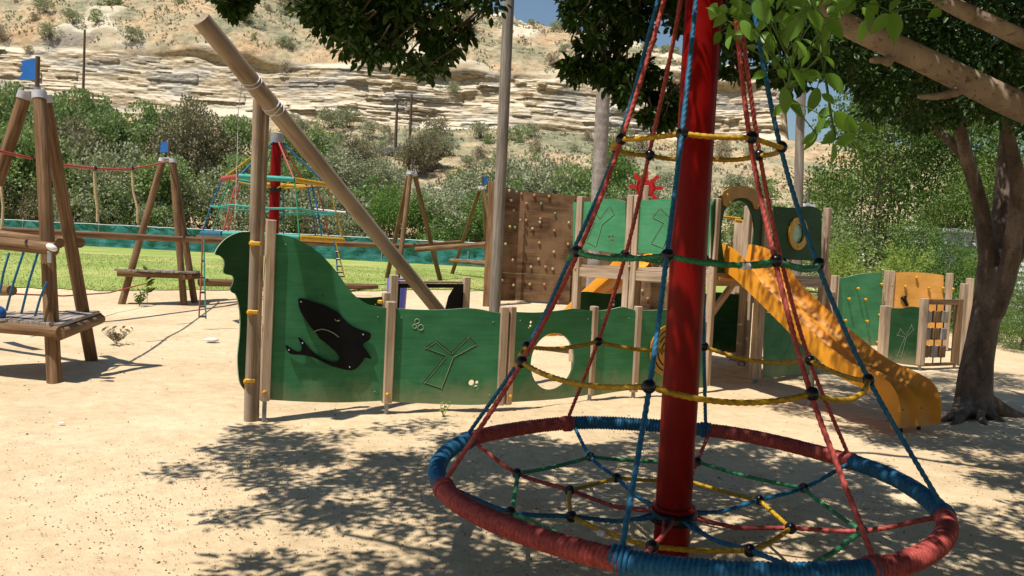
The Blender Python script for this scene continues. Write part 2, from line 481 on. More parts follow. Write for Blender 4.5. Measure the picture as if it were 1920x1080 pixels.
M['bark_palm'] = bark('grey_palm_bark', (.17, .14, .12), (.27, .235, .21), (.38, .34, .31), 8, False)
M['twig'] = bark('thin_twig_bark', (.07, .05, .035), (.12, .09, .06), (.19, .15, .11), 12, False)
M['leaf_ficus'] = leafm('ficus_leaf', [(.05, (.007, .018, .005)), (.55, (.014, .036, .008)), (.95, (.035, .075, .015))], .10, .42, spec=.2)
M['leaf_near'] = leafm('sun_toned_ficus_leaf', [(.1, (.006, .018, .005)), (.4, (.016, .045, .009)), (.85, (.12, .24, .035))], .24, .38, (1.6, 1.7, .6), .28)
M['leaf_green'] = leafm('green_tree_leaf', [(.15, (.010, .026, .007)), (.6, (.028, .062, .015)), (.95, (.11, .165, .04))], .14, .5)
M['leaf_dark'] = leafm('dark_shrub_leaf', [(.05, (.035, .075, .022)), (.55, (.065, .13, .035)), (.95, (.13, .21, .06))], .22, .5)
M['leaf_lime'] = leafm('lime_bush_leaf', [(.05, (.035, .07, .015)), (.55, (.085, .15, .03)), (.9, (.24, .30, .09))], .32, .5)
M['leaf_thicket'] = leafm('thicket_leaf', [(.05, (.075, .115, .045)), (.5, (.14, .20, .08)), (.95, (.24, .31, .14))], .25, .6, (1.2, 1.3, .7))
M['leaf_olive'] = leafm('grey_olive_leaf', [(.05, (.12, .14, .08)), (.55, (.21, .24, .14)), (.95, (.33, .35, .22))], .15, .65, (1.1, 1.1, .8))
M['leaf_dry'] = leafm('dry_shrub_twigs', [(.05, (.13, .105, .075)), (.5, (.24, .20, .14)), (.95, (.36, .31, .21))], .1, .8, (1, 1, .9))
M['leaf_brown'] = leafm('brown_green_shrub_leaf', [(.05, (.10, .095, .055)), (.5, (.17, .16, .09)), (.95, (.27, .25, .15))], .15, .7, (1, 1, .8))
M['petal'] = leafm('white_blossom', [(.1, (.45, .48, .35)), (.9, (.75, .75, .62))], .3, .6, (1, 1, 1))
M['grass_blade'] = leafm('grass_blade', [(.05, (.10, .15, .04)), (.5, (.18, .24, .07)), (.95, (.34, .36, .15))], .25, .6)
M['dry_leaf'] = leafm('fallen_dry_leaf', [(.05, (.045, .03, .02)), (.5, (.09, .06, .035)), (.95, (.2, .14, .08))], .05, .8, (1, 1, 1))

# ================================================================== THE SETTING
def sand_material():
    m, n, L, b = new_mat('sand')
    v = mapped(n, L, 'Object', (1, 1, 1))
    f = noise(n, L, v, .55, 5, .6); f2 = noise(n, L, v, 7, 6, .65); f3 = noise(n, L, v, 90, 3, .7)
    r = ramp(n, [(.3, (.50, .38, .235)), (.5, (.59, .46, .295)), (.7, (.66, .535, .36))]); L.new(f, r.inputs[0])
    r2 = ramp(n, [(.3, (.84, .81, .78)), (.65, (1.06, 1.05, 1.04))]); L.new(f2, r2.inputs[0])
    c = mixc(n, L, 1, r.outputs[0], r2.outputs[0], 'MULTIPLY')
    r3 = ramp(n, [(.27, (.50, .44, .38)), (.36, (1, 1, 1))]); L.new(f3, r3.inputs[0])
    c = mixc(n, L, .8, c, r3.outputs[0], 'MULTIPLY')
    L.new(c, b.inputs['Base Color']); b.inputs['Roughness'].default_value = .95; b.inputs['Specular IOR Level'].default_value = .15
    pb = bump(n, L, b, f2, .55, .03); pb = bump(n, L, b, noise(n, L, v, 28, 5, .7), .5, .012, pb); bump(n, L, b, f3, .4, .004, pb)
    return m
def hill_material():
    m, n, L, b = new_mat('hill_ground')
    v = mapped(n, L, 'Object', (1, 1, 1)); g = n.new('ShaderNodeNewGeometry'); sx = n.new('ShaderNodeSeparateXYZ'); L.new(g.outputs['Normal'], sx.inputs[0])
    a = n.new('ShaderNodeAttribute'); a.attribute_name = 'rock'
    # soil and dry grass
    f = noise(n, L, v, .10, 6, .65); r = ramp(n, [(.30, (.50, .32, .18)), (.42, (.53, .39, .24)), (.52, (.40, .34, .22)), (.62, (.25, .25, .16))]); L.new(f, r.inputs[0])
    f2 = noise(n, L, v, 1.0, 7, .78); r2 = ramp(n, [(.34, (.38, .36, .32)), (.48, (.85, .84, .82)), (.64, (1.25, 1.22, 1.18))]); L.new(f2, r2.inputs[0])
    soil = mixc(n, L, 1, r.outputs[0], r2.outputs[0], 'MULTIPLY')
    # rock: tan and grey beds
    vz = mapped(n, L, 'Object', (.06, .06, 2.2)); f3 = noise(n, L, vz, 1.0, 7, .68, .3)
    r3 = ramp(n, [(.27, (.25, .19, .115)), (.42, (.37, .285, .175)), (.55, (.43, .335, .21)), (.70, (.48, .39, .26))]); L.new(f3, r3.inputs[0])
    f4 = noise(n, L, mapped(n, L, 'Object', (.16, .16, .30)), 1.0, 4, .55); r4 = ramp(n, [(.46, (0, 0, 0)), (.60, (1, 1, 1))]); L.new(f4, r4.inputs[0])
    rock = mixc(n, L, r4.outputs[0], r3.outputs[0], (.30, .275, .24))
    f6 = noise(n, L, mapped(n, L, 'Object', (1, 1, 2.5)), 1.6, 8, .75); r6 = ramp(n, [(.34, (.5, .46, .42)), (.5, (.95, .94, .92)), (.64, (1.25, 1.24, 1.2))]); L.new(f6, r6.inputs[0])
    rock = mixc(n, L, 1, rock, r6.outputs[0], 'MULTIPLY')
    # upward-facing ledges painted paler, as if lit by the high sun
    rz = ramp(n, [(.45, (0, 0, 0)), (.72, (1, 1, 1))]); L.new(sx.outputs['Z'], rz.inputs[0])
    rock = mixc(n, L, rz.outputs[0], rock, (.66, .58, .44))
    # cracks
    wv = n.new('ShaderNodeTexVoronoi'); wv.feature = 'DISTANCE_TO_EDGE'; wv.inputs['Scale'].default_value = 1
    L.new(mapped(n, L, 'Object', (.11, .05, .07)), wv.inputs['Vector']); rc = ramp(n, [(.0, (.45, .42, .4)), (.010, (1, 1, 1))]); L.new(wv.outputs[0], rc.inputs[0])
    rock = mixc(n, L, .0, rock, rc.outputs[0], 'MULTIPLY')
    L.new(mixc(n, L, a.outputs['Fac'], soil, rock), b.inputs['Base Color']); b.inputs['Roughness'].default_value = .95
    b.inputs['Specular IOR Level'].default_value = .1
    pb = bump(n, L, b, f2, .7, .3); bump(n, L, b, f6, .6, .2, pb)
    return m

def graded(parts):
    o = []
    for a, b_, s in parts: o += list(np.arange(a, b_, s))
    return np.array(o + [parts[-1][1]])
gx = graded([(-160, -40, 12), (-40, -12, 2), (-12, -6, .4), (-6, 7, .07), (7, 12, .4), (12, 40, 2), (40, 160, 12)])
gy = graded([(-60, -8, 6), (-8, 2, 1), (2, 11, .07), (11, 20, .25), (20, 50, 1.5), (50, 120, 10)])
GX, GY = np.meshgrid(gx, gy)
fade = np.clip((20 - GY) / 8, .0, 1)
near = np.clip((7.5 - np.abs(GX - .5)) / 2, 0, 1) * np.clip((12.5 - GY) / 3, 0, 1)
GZ = gz(GY) + fade * (.022 * fbm(GX * .9, GY * .9, 1.0, 3)) + near * (.020 * fbm(GX * 3.4, GY * 3.4, 5., 3) + .011 * vn(GX * 9, GY * 9, 9.) * (.5 + .5 * vn(GX * 1.2, GY * 1.2, 3.)))
GZ = GZ - .012
ground = grid_mesh('ground', GX, GY, GZ, sand_material())
tag(ground, kind='structure')

# lawn beyond the sand
def lawn_front(X):       # the edge between sand and grass
    return 17.6 + np.interp(X, [-40, -9, -2, 4, 40], [0, .6, 3.6, 5.5, 12]) + .35 * vn(X * .8, 3.3) + .18 * vn(X * 3.1, 8.8)
lx = graded([(-48, -14, 1.0), (-14, 4, .12), (4, 24, .6)]); lt = np.linspace(0, 1, 40) ** 1.6
LX, LT = np.meshgrid(lx, lt)
LY = lawn_front(LX) * (1 - LT) + 47.0 * LT
m, n, L, b = new_mat('lawn_grass')
v = mapped(n, L, 'Object', (1, 1, 1)); f = noise(n, L, v, .35, 5, .6); r = ramp(n, [(.34, (.46, .45, .16)), (.48, (.33, .39, .11)), (.66, (.24, .32, .08))]); L.new(f, r.inputs[0])
f2 = noise(n, L, v, 9, 5, .75); r2 = ramp(n, [(.3, (.65, .68, .6)), (.65, (1.12, 1.1, 1.1))]); L.new(f2, r2.inputs[0])
L.new(mixc(n, L, 1, r.outputs[0], r2.outputs[0], 'MULTIPLY'), b.inputs['Base Color']); b.inputs['Roughness'].default_value = .9; b.inputs['Specular IOR Level'].default_value = .15
bump(n, L, b, f2, .9, .05)
lawn = grid_mesh('lawn', LX, LY, gz(LY) + .006 + .012 * np.minimum(1, LT * 30), m)
tag(lawn, kind='structure')
N = 42000
tx = rng.uniform(-24, 4, N); tf = rng.random(N) ** 1.5; ty = lawn_front(tx) - .25 * rng.random(N) * (rng.random(N) < .25) + tf * 14
bp = np.stack([tx, ty, gz(ty) + .0], -1); ax = np.stack([rng.normal(0, .45, N), rng.normal(0, .45, N), np.ones(N)], -1)
blades = leaf_mesh('grass', bp, ax, unit(N), rng.uniform(.03, .075, N), .02, M['grass_blade'], simple=True)
tag(blades, 'short sunlit green grass blades on the lawn beyond the sand', 'grass', kind='stuff')

# hillside: talus, layered cliff, dry slope up to the crest
uu = np.linspace(-.80, .95, 1000)
def sstep(a, b_, x): t = np.clip((x - a) / (b_ - a), 0, 1); return t * t * (3 - 2 * t)
kc = 1 - sstep(.333, .352, uu + .006 * vn(uu * 60, 2.2))
zb = 16.6 + .5 * vn(uu * 9, 1.1); zt = 24.9 + .8 * vn(uu * 7, 7.7) + .5 * vn(uu * 31, 3.1)
zt = zb + (zt - zb) * kc
crest = np.interp(uu, [-.8, -.35, -.25, -.02, .03, .07, .12, .2, .27, .335, .352, .5, .95], [58, 55, 50.3, 48.0, 46.6, 44.4, 42.8, 40.6, 38.6, 35.0, 15, 14, 14])
crest += .7 * vn(uu * 40, 4.4) + .35 * vn(uu * 130, 5.4)
rows = []
for Y in np.r_[46.5, np.linspace(48, 95, 75)]:          # talus
    z = np.interp(Y, [46.5, 50, 60, 75, 88, 95], [.7, 1.6, 4.2, 9.3, 14.0, 16.6]) + (zb - 16.6) * sstep(80, 95, Y)
    X = uu * Y
    z = z + sstep(50, 60, Y) * (.9 * fbm(X * .07, Y * .12, 2, 4) + .25 * fbm(X * .6, Y * .9, 3, 3)) * (1 - .8 * sstep(90, 95, Y))
    z = z - 0 * X
    rows.append((X, np.full_like(uu, Y), z, np.zeros_like(uu) + .0))
base_bulge = 1.6 * fbm(uu * 9, 6.6, 0, 3) + 5 * np.clip(uu - .1, 0, 1)
z_end = rows[-1][2]
for vv in np.linspace(0, 1, 125):
    z = z_end + vv * (zt - z_end)
    X0 = uu * 96
    Lw = z + .8 * fbm(X0 * .04, 1.5, 0, 2)
    n1 = vn(X0 * .055, Lw * .62, 3.0); n2 = vn(X0 * .16, Lw * 1.7, 7.0); n3 = vn(X0 * .5, Lw * 3.8, 1.0); n4 = fbm(X0 * .9, Lw * 2.0, 4.0, 3)
    patch = .10 + .90 * sstep(-.10, .35, vn(X0 * .07, z * .25, 11.)); n5 = vn(X0 * .22, Lw * 5.2, 13.0); off = .25 * sstep(-.5, .6, n1) + patch * (.26 * sstep(.15, .38, n2) + .15 * sstep(.15, .32, n3) + .07 * sstep(-.1, .2, n5)) + .12 * n4 + .9 * vn(X0 * .12, .3, Lw * .1) - .5 * sstep(.86, .93, vn(X0 * .35, .7, z * .05))
    for bw, bh, amp, thr in ((7.5, 1.25, 1.15, .76), (3.1, .66, .8, .83), (1.4, .36, .5, .88)):
        li = np.floor(Lw / bh).astype(int); xi = np.floor(X0 / bw + li * .37 + .25 * vn(X0 * .6, li * 1.3)).astype(int)
        bl = _tab[xi % 64, li % 64, int(bw * 7) % 64]; fr_ = Lw / bh - li
        off = off + (amp * np.clip((bl - thr) / (1 - thr), 0, 1) ** .6 * (bl > thr)) * (.75 + .25 * fr_) * (.35 + .65 * patch)
    env = np.sin(np.pi * min(1, vv * 6) / 2) * np.sin(np.pi * min(1, (1 - vv) * 8) / 2)
    Y = 95 + 5.0 * vv + (base_bulge - off * 1.15) * env
    rows.append((uu * Y, Y, z, np.full_like(uu, 1.0) * (kc > .15)))
for t in np.linspace(0, 1, 95)[1:]:
    Y = 100.0 + 62 * t ** 1.25
    z = zt + (crest - zt) * (1 - (1 - t) ** 1.35)
    X = uu * Y
    rk = sstep(.12, .35, fbm(X * .09, Y * .16, 8, 3) + (.55 if t < .12 else 0) * (1 - t / .12) - .08)
    z = z + (kc * .8 + .2) * (np.sin(np.pi * t) * .9 * fbm(X * .08, Y * .1, 5, 4) + min(1, t * 20) * (.30 * fbm(X * .5, Y * .7, 6, 3) + rk * .55 * sstep(0, .12, vn(X * .35, Y * .8, 4))))
    rows.append((X, np.full_like(uu, Y), z, rk * kc * .85))
for Y, dz in ((170, -3), (200, -14), (260, -30)):
    rows.append((uu * Y, np.full_like(uu, Y), crest + dz, np.zeros_like(uu)))
HX, HY, HZ, HR = [np.array([r_[k] for r_ in rows]) for k in range(4)]
hill = grid_mesh('hillside', HX, HY, HZ, hill_material(), {'rock': HR})
tag(hill, kind='structure')
def hill_z(X, Y):      # height of the slope under a point (not on the cliff face itself)
    u_ = X / Y
    j = int(np.clip(np.searchsorted(uu, u_), 1, len(uu) - 1)); col = HY[:, j]
    k = int(np.searchsorted(np.maximum.accumulate(col), Y)); k = min(max(k, 1), len(col) - 1)
    t = (Y - col[k - 1]) / max(1e-6, col[k] - col[k - 1]); t = min(1, max(0, t))
    return float(HZ[k - 1, j] * (1 - t) + HZ[k, j] * t)

# ================================================================== SHRUBS AND TREES BEHIND
def tree_parts(root, seed, h, wdt, kind, nl, leaf, mat, trunk_mat, lobes=12, trunk_r=.06, droop=0., simple=True, narrow=1.0, base=.18):
    """a bush or small tree standing at the origin: stems + crown"""
    global rng
    keep = rng; rng = np.random.default_rng(seed); rs = random.Random(seed)
    cs = []; rr = []
    for i in range(lobes):
        a = rs.random() * 6.283; q = rs.random() ** .6; zf = rs.random()
        wz = math.sin(math.pi * min(1, .25 + zf * .68)) ** .7
        cs.append((math.cos(a) * q * wdt * .40 * wz, math.sin(a) * q * wdt * .40 * wz, h * (base + .10 + zf * (.88 - base - .10)))); rr.append(wdt * (.13 + .13 * rs.random()) * narrow)
    # small satellite sprays make the outline ragged
    for i in range(lobes * 2):
        j = rs.randrange(lobes); d = unit(1)[0]; cs.append((cs[j][0] + d[0] * rr[j] * 1.05, cs[j][1] + d[1] * rr[j] * 1.05, max(h * base * .5, cs[j][2] + d[2] * rr[j]))); rr.append(rr[j] * (.3 + .25 * rs.random()))
    rr = np.array(rr); k = rs.random
    wts = rr ** 2 / (rr ** 2).sum(); idx = rng.choice(len(cs), nl, p=wts)
    C = np.array(cs)[idx]; R = rr[idx]; d = unit(nl); rad = R * (.35 + .65 * rng.random(nl) ** .5)
    p = C + d * rad[:, None] * np.array([1, 1, .8])
    # uneven: thin out by noise so gaps stay open
    keepm = (vn(p[:, 0] * 3.2 / wdt * 2, p[:, 1] * 3.2 / wdt * 2, p[:, 2] * 5 / wdt + seed) > (-.12 if seed > 20 else -.28)) & (p[:, 2] > .02)
    p, d = p[keepm], d[keepm]
    ax = d * .8 + unit(len(p)) * .8 + np.array([0, 0, .25 - droop])
    tone = np.clip(.5 + .32 * vn(p[:, 0] * 2.2, p[:, 1] * 2.2, p[:, 2] * 2.2 + seed) + rng.normal(0, .2, len(p)), 0, 1)
    me = leaf_mesh('crown', p, ax, unit(len(p)) + np.array([0, 0, .6]), leaf * rng.uniform(.7, 1.3, len(p)), leaf * (.75 if seed < 5 else .5), mat, simple=simple, tone=tone, link_it=False)
    o = bpy.data.objects.new('crown', me); COL.objects.link(o); o.parent = root
    mb = MB(); top = Vector((0, 0, 0))
    for i in range(min(lobes, 7)):
        c = Vector(cs[i]); q = Vector((rs.uniform(-.03, .03) * wdt, rs.uniform(-.03, .03) * wdt, -.1 * h * .2))
        mid = (q + c) / 2 + Vector((rs.uniform(-.08, .08) * wdt, rs.uniform(-.08, .08) * wdt, 0))
        mb.tube([q, q * .6 + mid * .4 + Vector((0, 0, .02 * h)), mid, c], [trunk_r, trunk_r * .8, trunk_r * .55, trunk_r * .2], 6, seed=i)
    t = mb.build('trunk', trunk_mat); t.parent = root; t.location = (0, 0, 0)
    rng = keep
    return o

protos = {}
def proto(key, *a, **k):
    r_ = bpy.data.objects.new(key, None); COL.objects.link(r_); r_.empty_display_size = .2
    tree_parts(r_, *a, **k); protos[key] = [r_, False]
    return r_
def plant(key, name, loc, label, cat, group=None, scale=1.0, rz=None, sz=None):
    r_, used = protos[key]
    rz = random.uniform(0, 6.28) if rz is None else rz
    sc = (scale, scale, scale * (sz or 1))
    if not used:
        protos[key][1] = True; o = r_; o.location = loc; o.rotation_euler = (0, 0, rz); o.scale = sc
    else:
        o = copy_tree(r_, loc, rz, sc)
        for q in ('group',):
            if q in o: del o[q]
    o.name = name
    for c in o.children: c.name = c.name.split('.')[0]
    return tag(o, label, cat, group)

# thicket shrubs (about 4 m), each key a different look
proto('thk_a', 1, 4.4, 5.0, '', 9000, .17, M['leaf_thicket'], M['twig'], lobes=15, base=.02)
proto('thk_b', 2, 4.0, 5.2, '', 9000, .15, M['leaf_olive'], M['twig'], lobes=16, base=.02)
proto('thk_c', 3, 4.2, 4.6, '', 8000, .15, M['leaf_dark'], M['twig'], lobes=13, base=.02)
proto('thk_d', 4, 3.8, 4.8, '', 8000, .15, M['leaf_brown'], M['twig'], lobes=13, base=.02)
proto('bush_dry', 5, 1.5, 2.6, '', 1600, .17, M['leaf_dry'], M['twig'], lobes=8, base=.02, trunk_r=.03)
proto('bush_olive', 6, 1.5, 2.8, '', 1600, .18, M['leaf_olive'], M['twig'], lobes=8, base=.02, trunk_r=.03)
proto('bush_green', 7, 1.7, 2.6, '', 1600, .18, M['leaf_thicket'], M['twig'], lobes=8, base=.02, trunk_r=.03)

TH = {'thk_a': 'thicket_shrub', 'thk_b': 'olive_shrub', 'thk_c': 'leafy_shrub', 'thk_d': 'brownish_shrub'}
THL = {'thk_a': 'mid green feathery shrub in the dense thicket between net fence and cliff', 'thk_b': 'grey green olive-like shrub in the thicket behind the net fence',
       'thk_c': 'dark green leafy shrub in the thicket behind the net fence', 'thk_d': 'brownish half dry shrub among the green thicket shrubs'}
# (photo x, photo y of the top, depth, kind)
hor = lambda x: 476 + .05 * (x - 960)
spots = [(-60, 140, 56, 'thk_a'), (30, 135, 60, 'thk_a'), (110, 175, 55, 'thk_a'), (165, 168, 62, 'thk_a'), (215, 205, 58, 'thk_a'), (285, 190, 66, 'thk_a'), (350, 200, 68, 'thk_a'),
         (400, 210, 63, 'thk_d'), (330, 205, 60, 'thk_d'), (450, 215, 66, 'thk_a'), (20, 230, 50, 'thk_a'), (90, 250, 49.5, 'thk_a'), (170, 240, 52, 'thk_d'), (250, 260, 50, 'thk_b'), (320, 290, 49, 'thk_a'),
         (400, 300, 50, 'thk_b'), (455, 290, 51, 'thk_a'), (540, 240, 60, 'thk_a'), (590, 240, 66, 'thk_a'), (640, 270, 60, 'thk_b'), (560, 300, 52, 'thk_a'), (625, 330, 50, 'thk_b'), (690, 335, 52, 'thk_c'),
         (740, 345, 50, 'thk_c'), (790, 365, 49, 'thk_c'), (660, 385, 48.5, 'thk_b'), (850, 330, 53, 'thk_b'), (900, 300, 58, 'thk_b'), (880, 350, 50, 'thk_b'), (980, 290, 56, 'thk_b'), (1040, 280, 52, 'thk_b'), (1090, 310, 50, 'thk_a'),
         (810, 245, 74, 'thk_d'), (770, 255, 72, 'thk_d'), (1150, 270, 56, 'thk_c'), (1220, 330, 54, 'thk_b'), (1300, 365, 50, 'thk_a'), (1380, 360, 54, 'thk_a'), (1010, 350, 49, 'thk_b'), (950, 340, 49, 'thk_c'),
         (-20, 330, 48.5, 'thk_d'), (60, 345, 48.5, 'thk_d'), (140, 350, 48.5, 'thk_b'), (210, 345, 48.5, 'thk_a'), (500, 350, 48.5, 'thk_b'), (1450, 380, 52, 'thk_a'), (720, 290, 62, 'thk_b'), (690, 265, 68, 'thk_d'), (1130, 370, 48.5, 'thk_c'), (560, 390, 48.2, 'thk_a'), (300, 372, 48.2, 'thk_b'), (840, 400, 48.2, 'thk_c')]
spots += [(-160, 160, 57, 'thk_a'), (-250, 150, 55, 'thk_a'), (-130, 260, 50, 'thk_b')]
def th_place(x, Y):
    a = 'at the left edge beyond the first tripod' if x < 60 else 'between the first two tripods' if x < 290 else 'behind the second tripod' if x < 400 else 'behind the far net climber' if x < 640 else 'left of the third tripod' if x < 740 else 'behind the third tripod' if x < 860 else 'behind the brown climbing wall' if x < 1130 else 'behind the play tower'
    return a + (', back row' if Y > 53 else ', front row')
THK = {'thk_a': 'mid green feathery shrub ', 'thk_b': 'grey green shrub ', 'thk_c': 'dark green leafy shrub ', 'thk_d': 'brownish shrub '}
for x, yt, Y, k in spots:
    p = at(x, yt, Y); z0 = hill_z(p.x, Y) if Y > 46.6 else .8
    hgt = max(1.6, p.z - z0); nom = {'thk_a': 4.4, 'thk_b': 4.0, 'thk_c': 4.2, 'thk_d': 3.8}[k]
    s_ = max(.62, min(1.25, hgt / nom))
    plant(k, TH[k], (p.x, Y, z0 - .1), THK[k] + th_place(x, Y), 'shrub', 'thicket shrubs behind the net fence', s_, None, min(1.6, hgt / nom / s_) if hgt / nom > s_ else 1)
# bushes scattered over the talus and the slope above the cliff
BL = {'bush_dry': ('dry_bush', 'pale dry twiggy bush on the open slope of the hill'), 'bush_olive': ('olive_bush', 'small grey green bush on the open slope of the hill'), 'bush_green': ('green_bush', 'small green bush on the open slope of the hill')}
named = [(625, 205, 90, 'bush_olive', 1.5, 'rounded grey green bush at the foot of the cliff, left of a pair'), (655, 203, 90, 'bush_olive', 1.4, 'rounded grey green bush at the foot of the cliff, right of a pair'), (822, 222, 88, 'bush_dry', 1.7, 'round straw coloured bush at the foot of the cliff by the poles'),
         (205, 38, 108, 'bush_green', 1.5, 'dark green bush on the slope above the left of the cliff'), (335, 33, 110, 'bush_green', .7, 'tiny bright green bush above the cliff near the log tip'), (880, 70, 112, 'bush_dry', 1.7, 'grey dry bush above the cliff beside the tall grey pole'), (905, 262, 80, 'bush_dry', .9, 'small dark dry bush on orange soil left of the tall grey pole'), (685, 290, 74, 'bush_dry', 1.5, 'dark brown twiggy bush on orange soil above the far net climber')]
for x, y, Y, k, s_, lb in named:
    p = at(x, y, Y); plant(k, BL[k][0], (p.x, Y, hill_z(p.x, Y) - .1), lb, 'bush', None, s_)
for i in range(280):
    if i < 80: Y = random.uniform(66, 93); x = random.uniform(440, 1440)
    else: Y = 99 + 58 * random.random() ** 1.1; x = random.uniform(-40, 1330)
    X = (x - 960) / 1450 * Y; k = random.choice(['bush_dry', 'bush_olive', 'bush_olive', 'bush_dry', 'bush_green'])
    if i >= 80 and x < 600 and Y > 112: k = random.choice(['bush_olive', 'bush_olive', 'bush_dry'])
    if i >= 200: Y = random.uniform(116, 150); x = random.uniform(-60, 560); X = (x - 960) / 1450 * Y; k = random.choice(['bush_olive', 'bush_olive', 'bush_dry'])
    sz_ = random.uniform(.45, 1.25) * (1.8 if i >= 200 else 1)
    lb = ('tiny ' if sz_ < .6 else 'small ' if sz_ < .95 else 'large ') + {'bush_dry': 'straw coloured bush', 'bush_olive': 'grey green bush', 'bush_green': 'green bush'}[k] + (' below the cliff' if Y < 95 else ' just above the cliff' if Y < 115 else ' high on the slope')
    lb += ', above the left tripod' if x < 130 else ', left of the slanted log' if x < 420 else ', above the slanted log' if x < 640 else ', over the third tripod' if x < 860 else ', by the tall grey pole' if x < 1020 else ', behind the carousel ropes' if x < 1260 else ', right of the red pole'
    plant(k, BL[k][0], (X, Y, hill_z(X, Y) - .1), lb, 'bush', 'low bushes on the open hillside', sz_)

N = 60000
yy = np.where(rng.random(N) < .35, rng.uniform(58, 94, N), 100.5 + 58 * rng.random(N)); ux = rng.uniform(-.72, .33, N)
dn_ = fbm(ux * 60, yy * .5, 3., 4); kp = (dn_ > .02 + .12 * rng.random(N)); yy, ux = yy[kp], ux[kp]
jj = np.clip(np.searchsorted(uu, ux), 1, len(uu) - 1); zz_ = np.array([np.interp(y_, HY[:, j_], HZ[:, j_]) for y_, j_ in zip(yy[:22000], jj[:22000])]); yy, ux = yy[:len(zz_)], ux[:len(zz_)]
P_ = np.stack([ux * yy, yy, zz_ - .03], -1); tn = np.clip(.5 + .6 * vn(ux * 40, yy * .3, 9.) + rng.normal(0, .15, len(yy)), 0, 1)
for nm_, mt_, sel in (('dry_grass', 'leaf_dry', tn > .45), ('low_scrub', 'leaf_olive', tn <= .45)):
    Ps = P_[sel]; o_ = leaf_mesh(nm_, Ps, np.stack([rng.normal(0, .7, len(Ps)), rng.normal(0, .7, len(Ps)), np.ones(len(Ps))], -1), unit(len(Ps)), rng.uniform(.18, .55, len(Ps)), rng.uniform(.15, .4, len(Ps)), M[mt_], simple=True)
    tag(o_, ('pale dry grass' if nm_ == 'dry_grass' else 'low grey green scrub') + ' covering the hill slope in patches', 'ground cover', kind='stuff')

# telegraph poles and two dark boxes on the hill
def tele(x, ytop, ybot, Y, lb, arm=False):
    a = at(x, ytop, Y); z0 = hill_z(a.x, Y) - .3
    t = thing('telegraph_pole', (a.x, Y, z0), lb, 'pole')
    MB().tube([(a.x, Y, z0), (a.x, Y, (z0 + a.z) / 2), (a.x, Y, a.z)], [.17, .15, .12], 8).build('pole', M['telegraph'], t)
    if arm: MB().box((a.x, Y, a.z - .5), (1.1, .1, .1)).build('crossarm', M['telegraph'], t)
    return t
tele(159, 56, 165, 92, 'thin dark telegraph pole in front of the left of the cliff')
tele(745, 190, 250, 80, 'thin dark pole on the orange slope, the left and shorter of the two')
tele(772, 177, 240, 80, 'thin dark pole on the orange slope with a short crossarm, the taller of the two', True)
p = at(757, 233, 80); z0 = hill_z(p.x, 80)
t = thing('water_tank', (p.x, 80, z0), 'small dark blue box between the two thin poles on the slope', 'tank')
MB().box((p.x, 80, z0 + .45), (1.25, 1.0, 1.0), bevel=.06).build('box', paint('dark_tank', (.045, .055, .075)), t)
MB().box((p.x, 80, z0 + 1.0), (.5, .5, .1), bevel=.02).build('lid', M['black'], t)
def boulder(nm, p, r, lb, seed, mat):
    mb = MB(); n_, m_ = 16, 10; vs = []; fs = []
    for i in range(m_ + 1):
        for j in range(n_):
            t_ = math.pi * i / m_; a = 2 * math.pi * j / n_
            d = Vector((math.sin(t_) * math.cos(a), math.sin(t_) * math.sin(a), math.cos(t_)))
            q = 1 + .35 * float(fbm(d.x * 1.3 + seed, d.y * 1.3, d.z * 1.3 + seed, 3))
            vs.append(Vector(p) + Vector((d.x * r * q, d.y * r * q * .8, d.z * r * q * .6)))
    for i in range(m_):
        for j in range(n_): fs.append((i * n_ + j, (i + 1) * n_ + j, (i + 1) * n_ + (j + 1) % n_, i * n_ + (j + 1) % n_))
    mb.add(vs, fs, None, False)
    return tag(mb.build(nm, mat), lb, 'rock')
p = at(730, 228, 80); boulder('rock', (p.x, 80, hill_z(p.x, 80) + .3), .9, 'dark round rock left of the two thin poles on the slope', 3, plain('dark_rock', (.12, .115, .11), .9))
pale = plain('pale_rock', (.50, .43, .34), .95)
for i in range(26):
    Y = random.uniform(66, 80); x = random.uniform(600, 780) if i < 16 else random.uniform(560, 1400); p = at(x, 240, Y); X = p.x
    boulder('rock', (X, Y, hill_z(X, Y) + .05), random.uniform(.3, .75), 'pale broken rock lying on the orange slope below the cliff', i + 10, pale)['group'] = 'loose rocks below the cliff'

# ================================================================== NET FENCE AT THE END OF THE LAWN
m, n, L, b = new_mat('teal_shade_net')
v = mapped(n, L, 'UV', (1.2, 3, 1)); f = noise(n, L, v, 1.0, 5, .6, .6); r = ramp(n, [(.3, (.006, .085, .08)), (.55, (.014, .16, .145)), (.75, (.04, .26, .24))]); L.new(f, r.inputs[0])
L.new(r.outputs[0], b.inputs['Base Color']); b.inputs['Roughness'].default_value = .7; bump(n, L, b, f, .8, .08); M['net'] = m
t = thing('net_fence', (-20, 45.5, .8), 'long low teal shade net fence closing off the lawn', 'fence')
mb = MB(); A_, B_ = Vector((-36, 46.2, 0)), Vector((9.5, 40.5, 0)); NS = 260
def fence_pt(q): return A_.lerp(B_, q)
fence_top = lambda q: 1.27 + .02 * float(vn(q * 40, 3.))
for i in range(NS):
    q0, q1 = i / NS, (i + 1) / NS; vs = []; 
    for q in (q0, q1):
        p = fence_pt(q); z0 = float(gz(p.y)) + .04
        for j in range(6):
            zz = z0 + fence_top(q) * j / 5
            vs.append((p.x, p.y + .18 * float(vn(q * 90, j * .5, 1)) * math.sin(math.pi * j / 5) + .06 * math.sin(q * 300 + j), zz))
    mb.add(vs, [(j, 6 + j, 7 + j, j + 1) for j in range(5)], [[(q0 * 45, j * .3), (q1 * 45, j * .3), (q1 * 45, j * .3 + .3), (q0 * 45, j * .3 + .3)] for j in range(5)])
mb.build('net', M['net'], t)
mb = MB(); pts = []
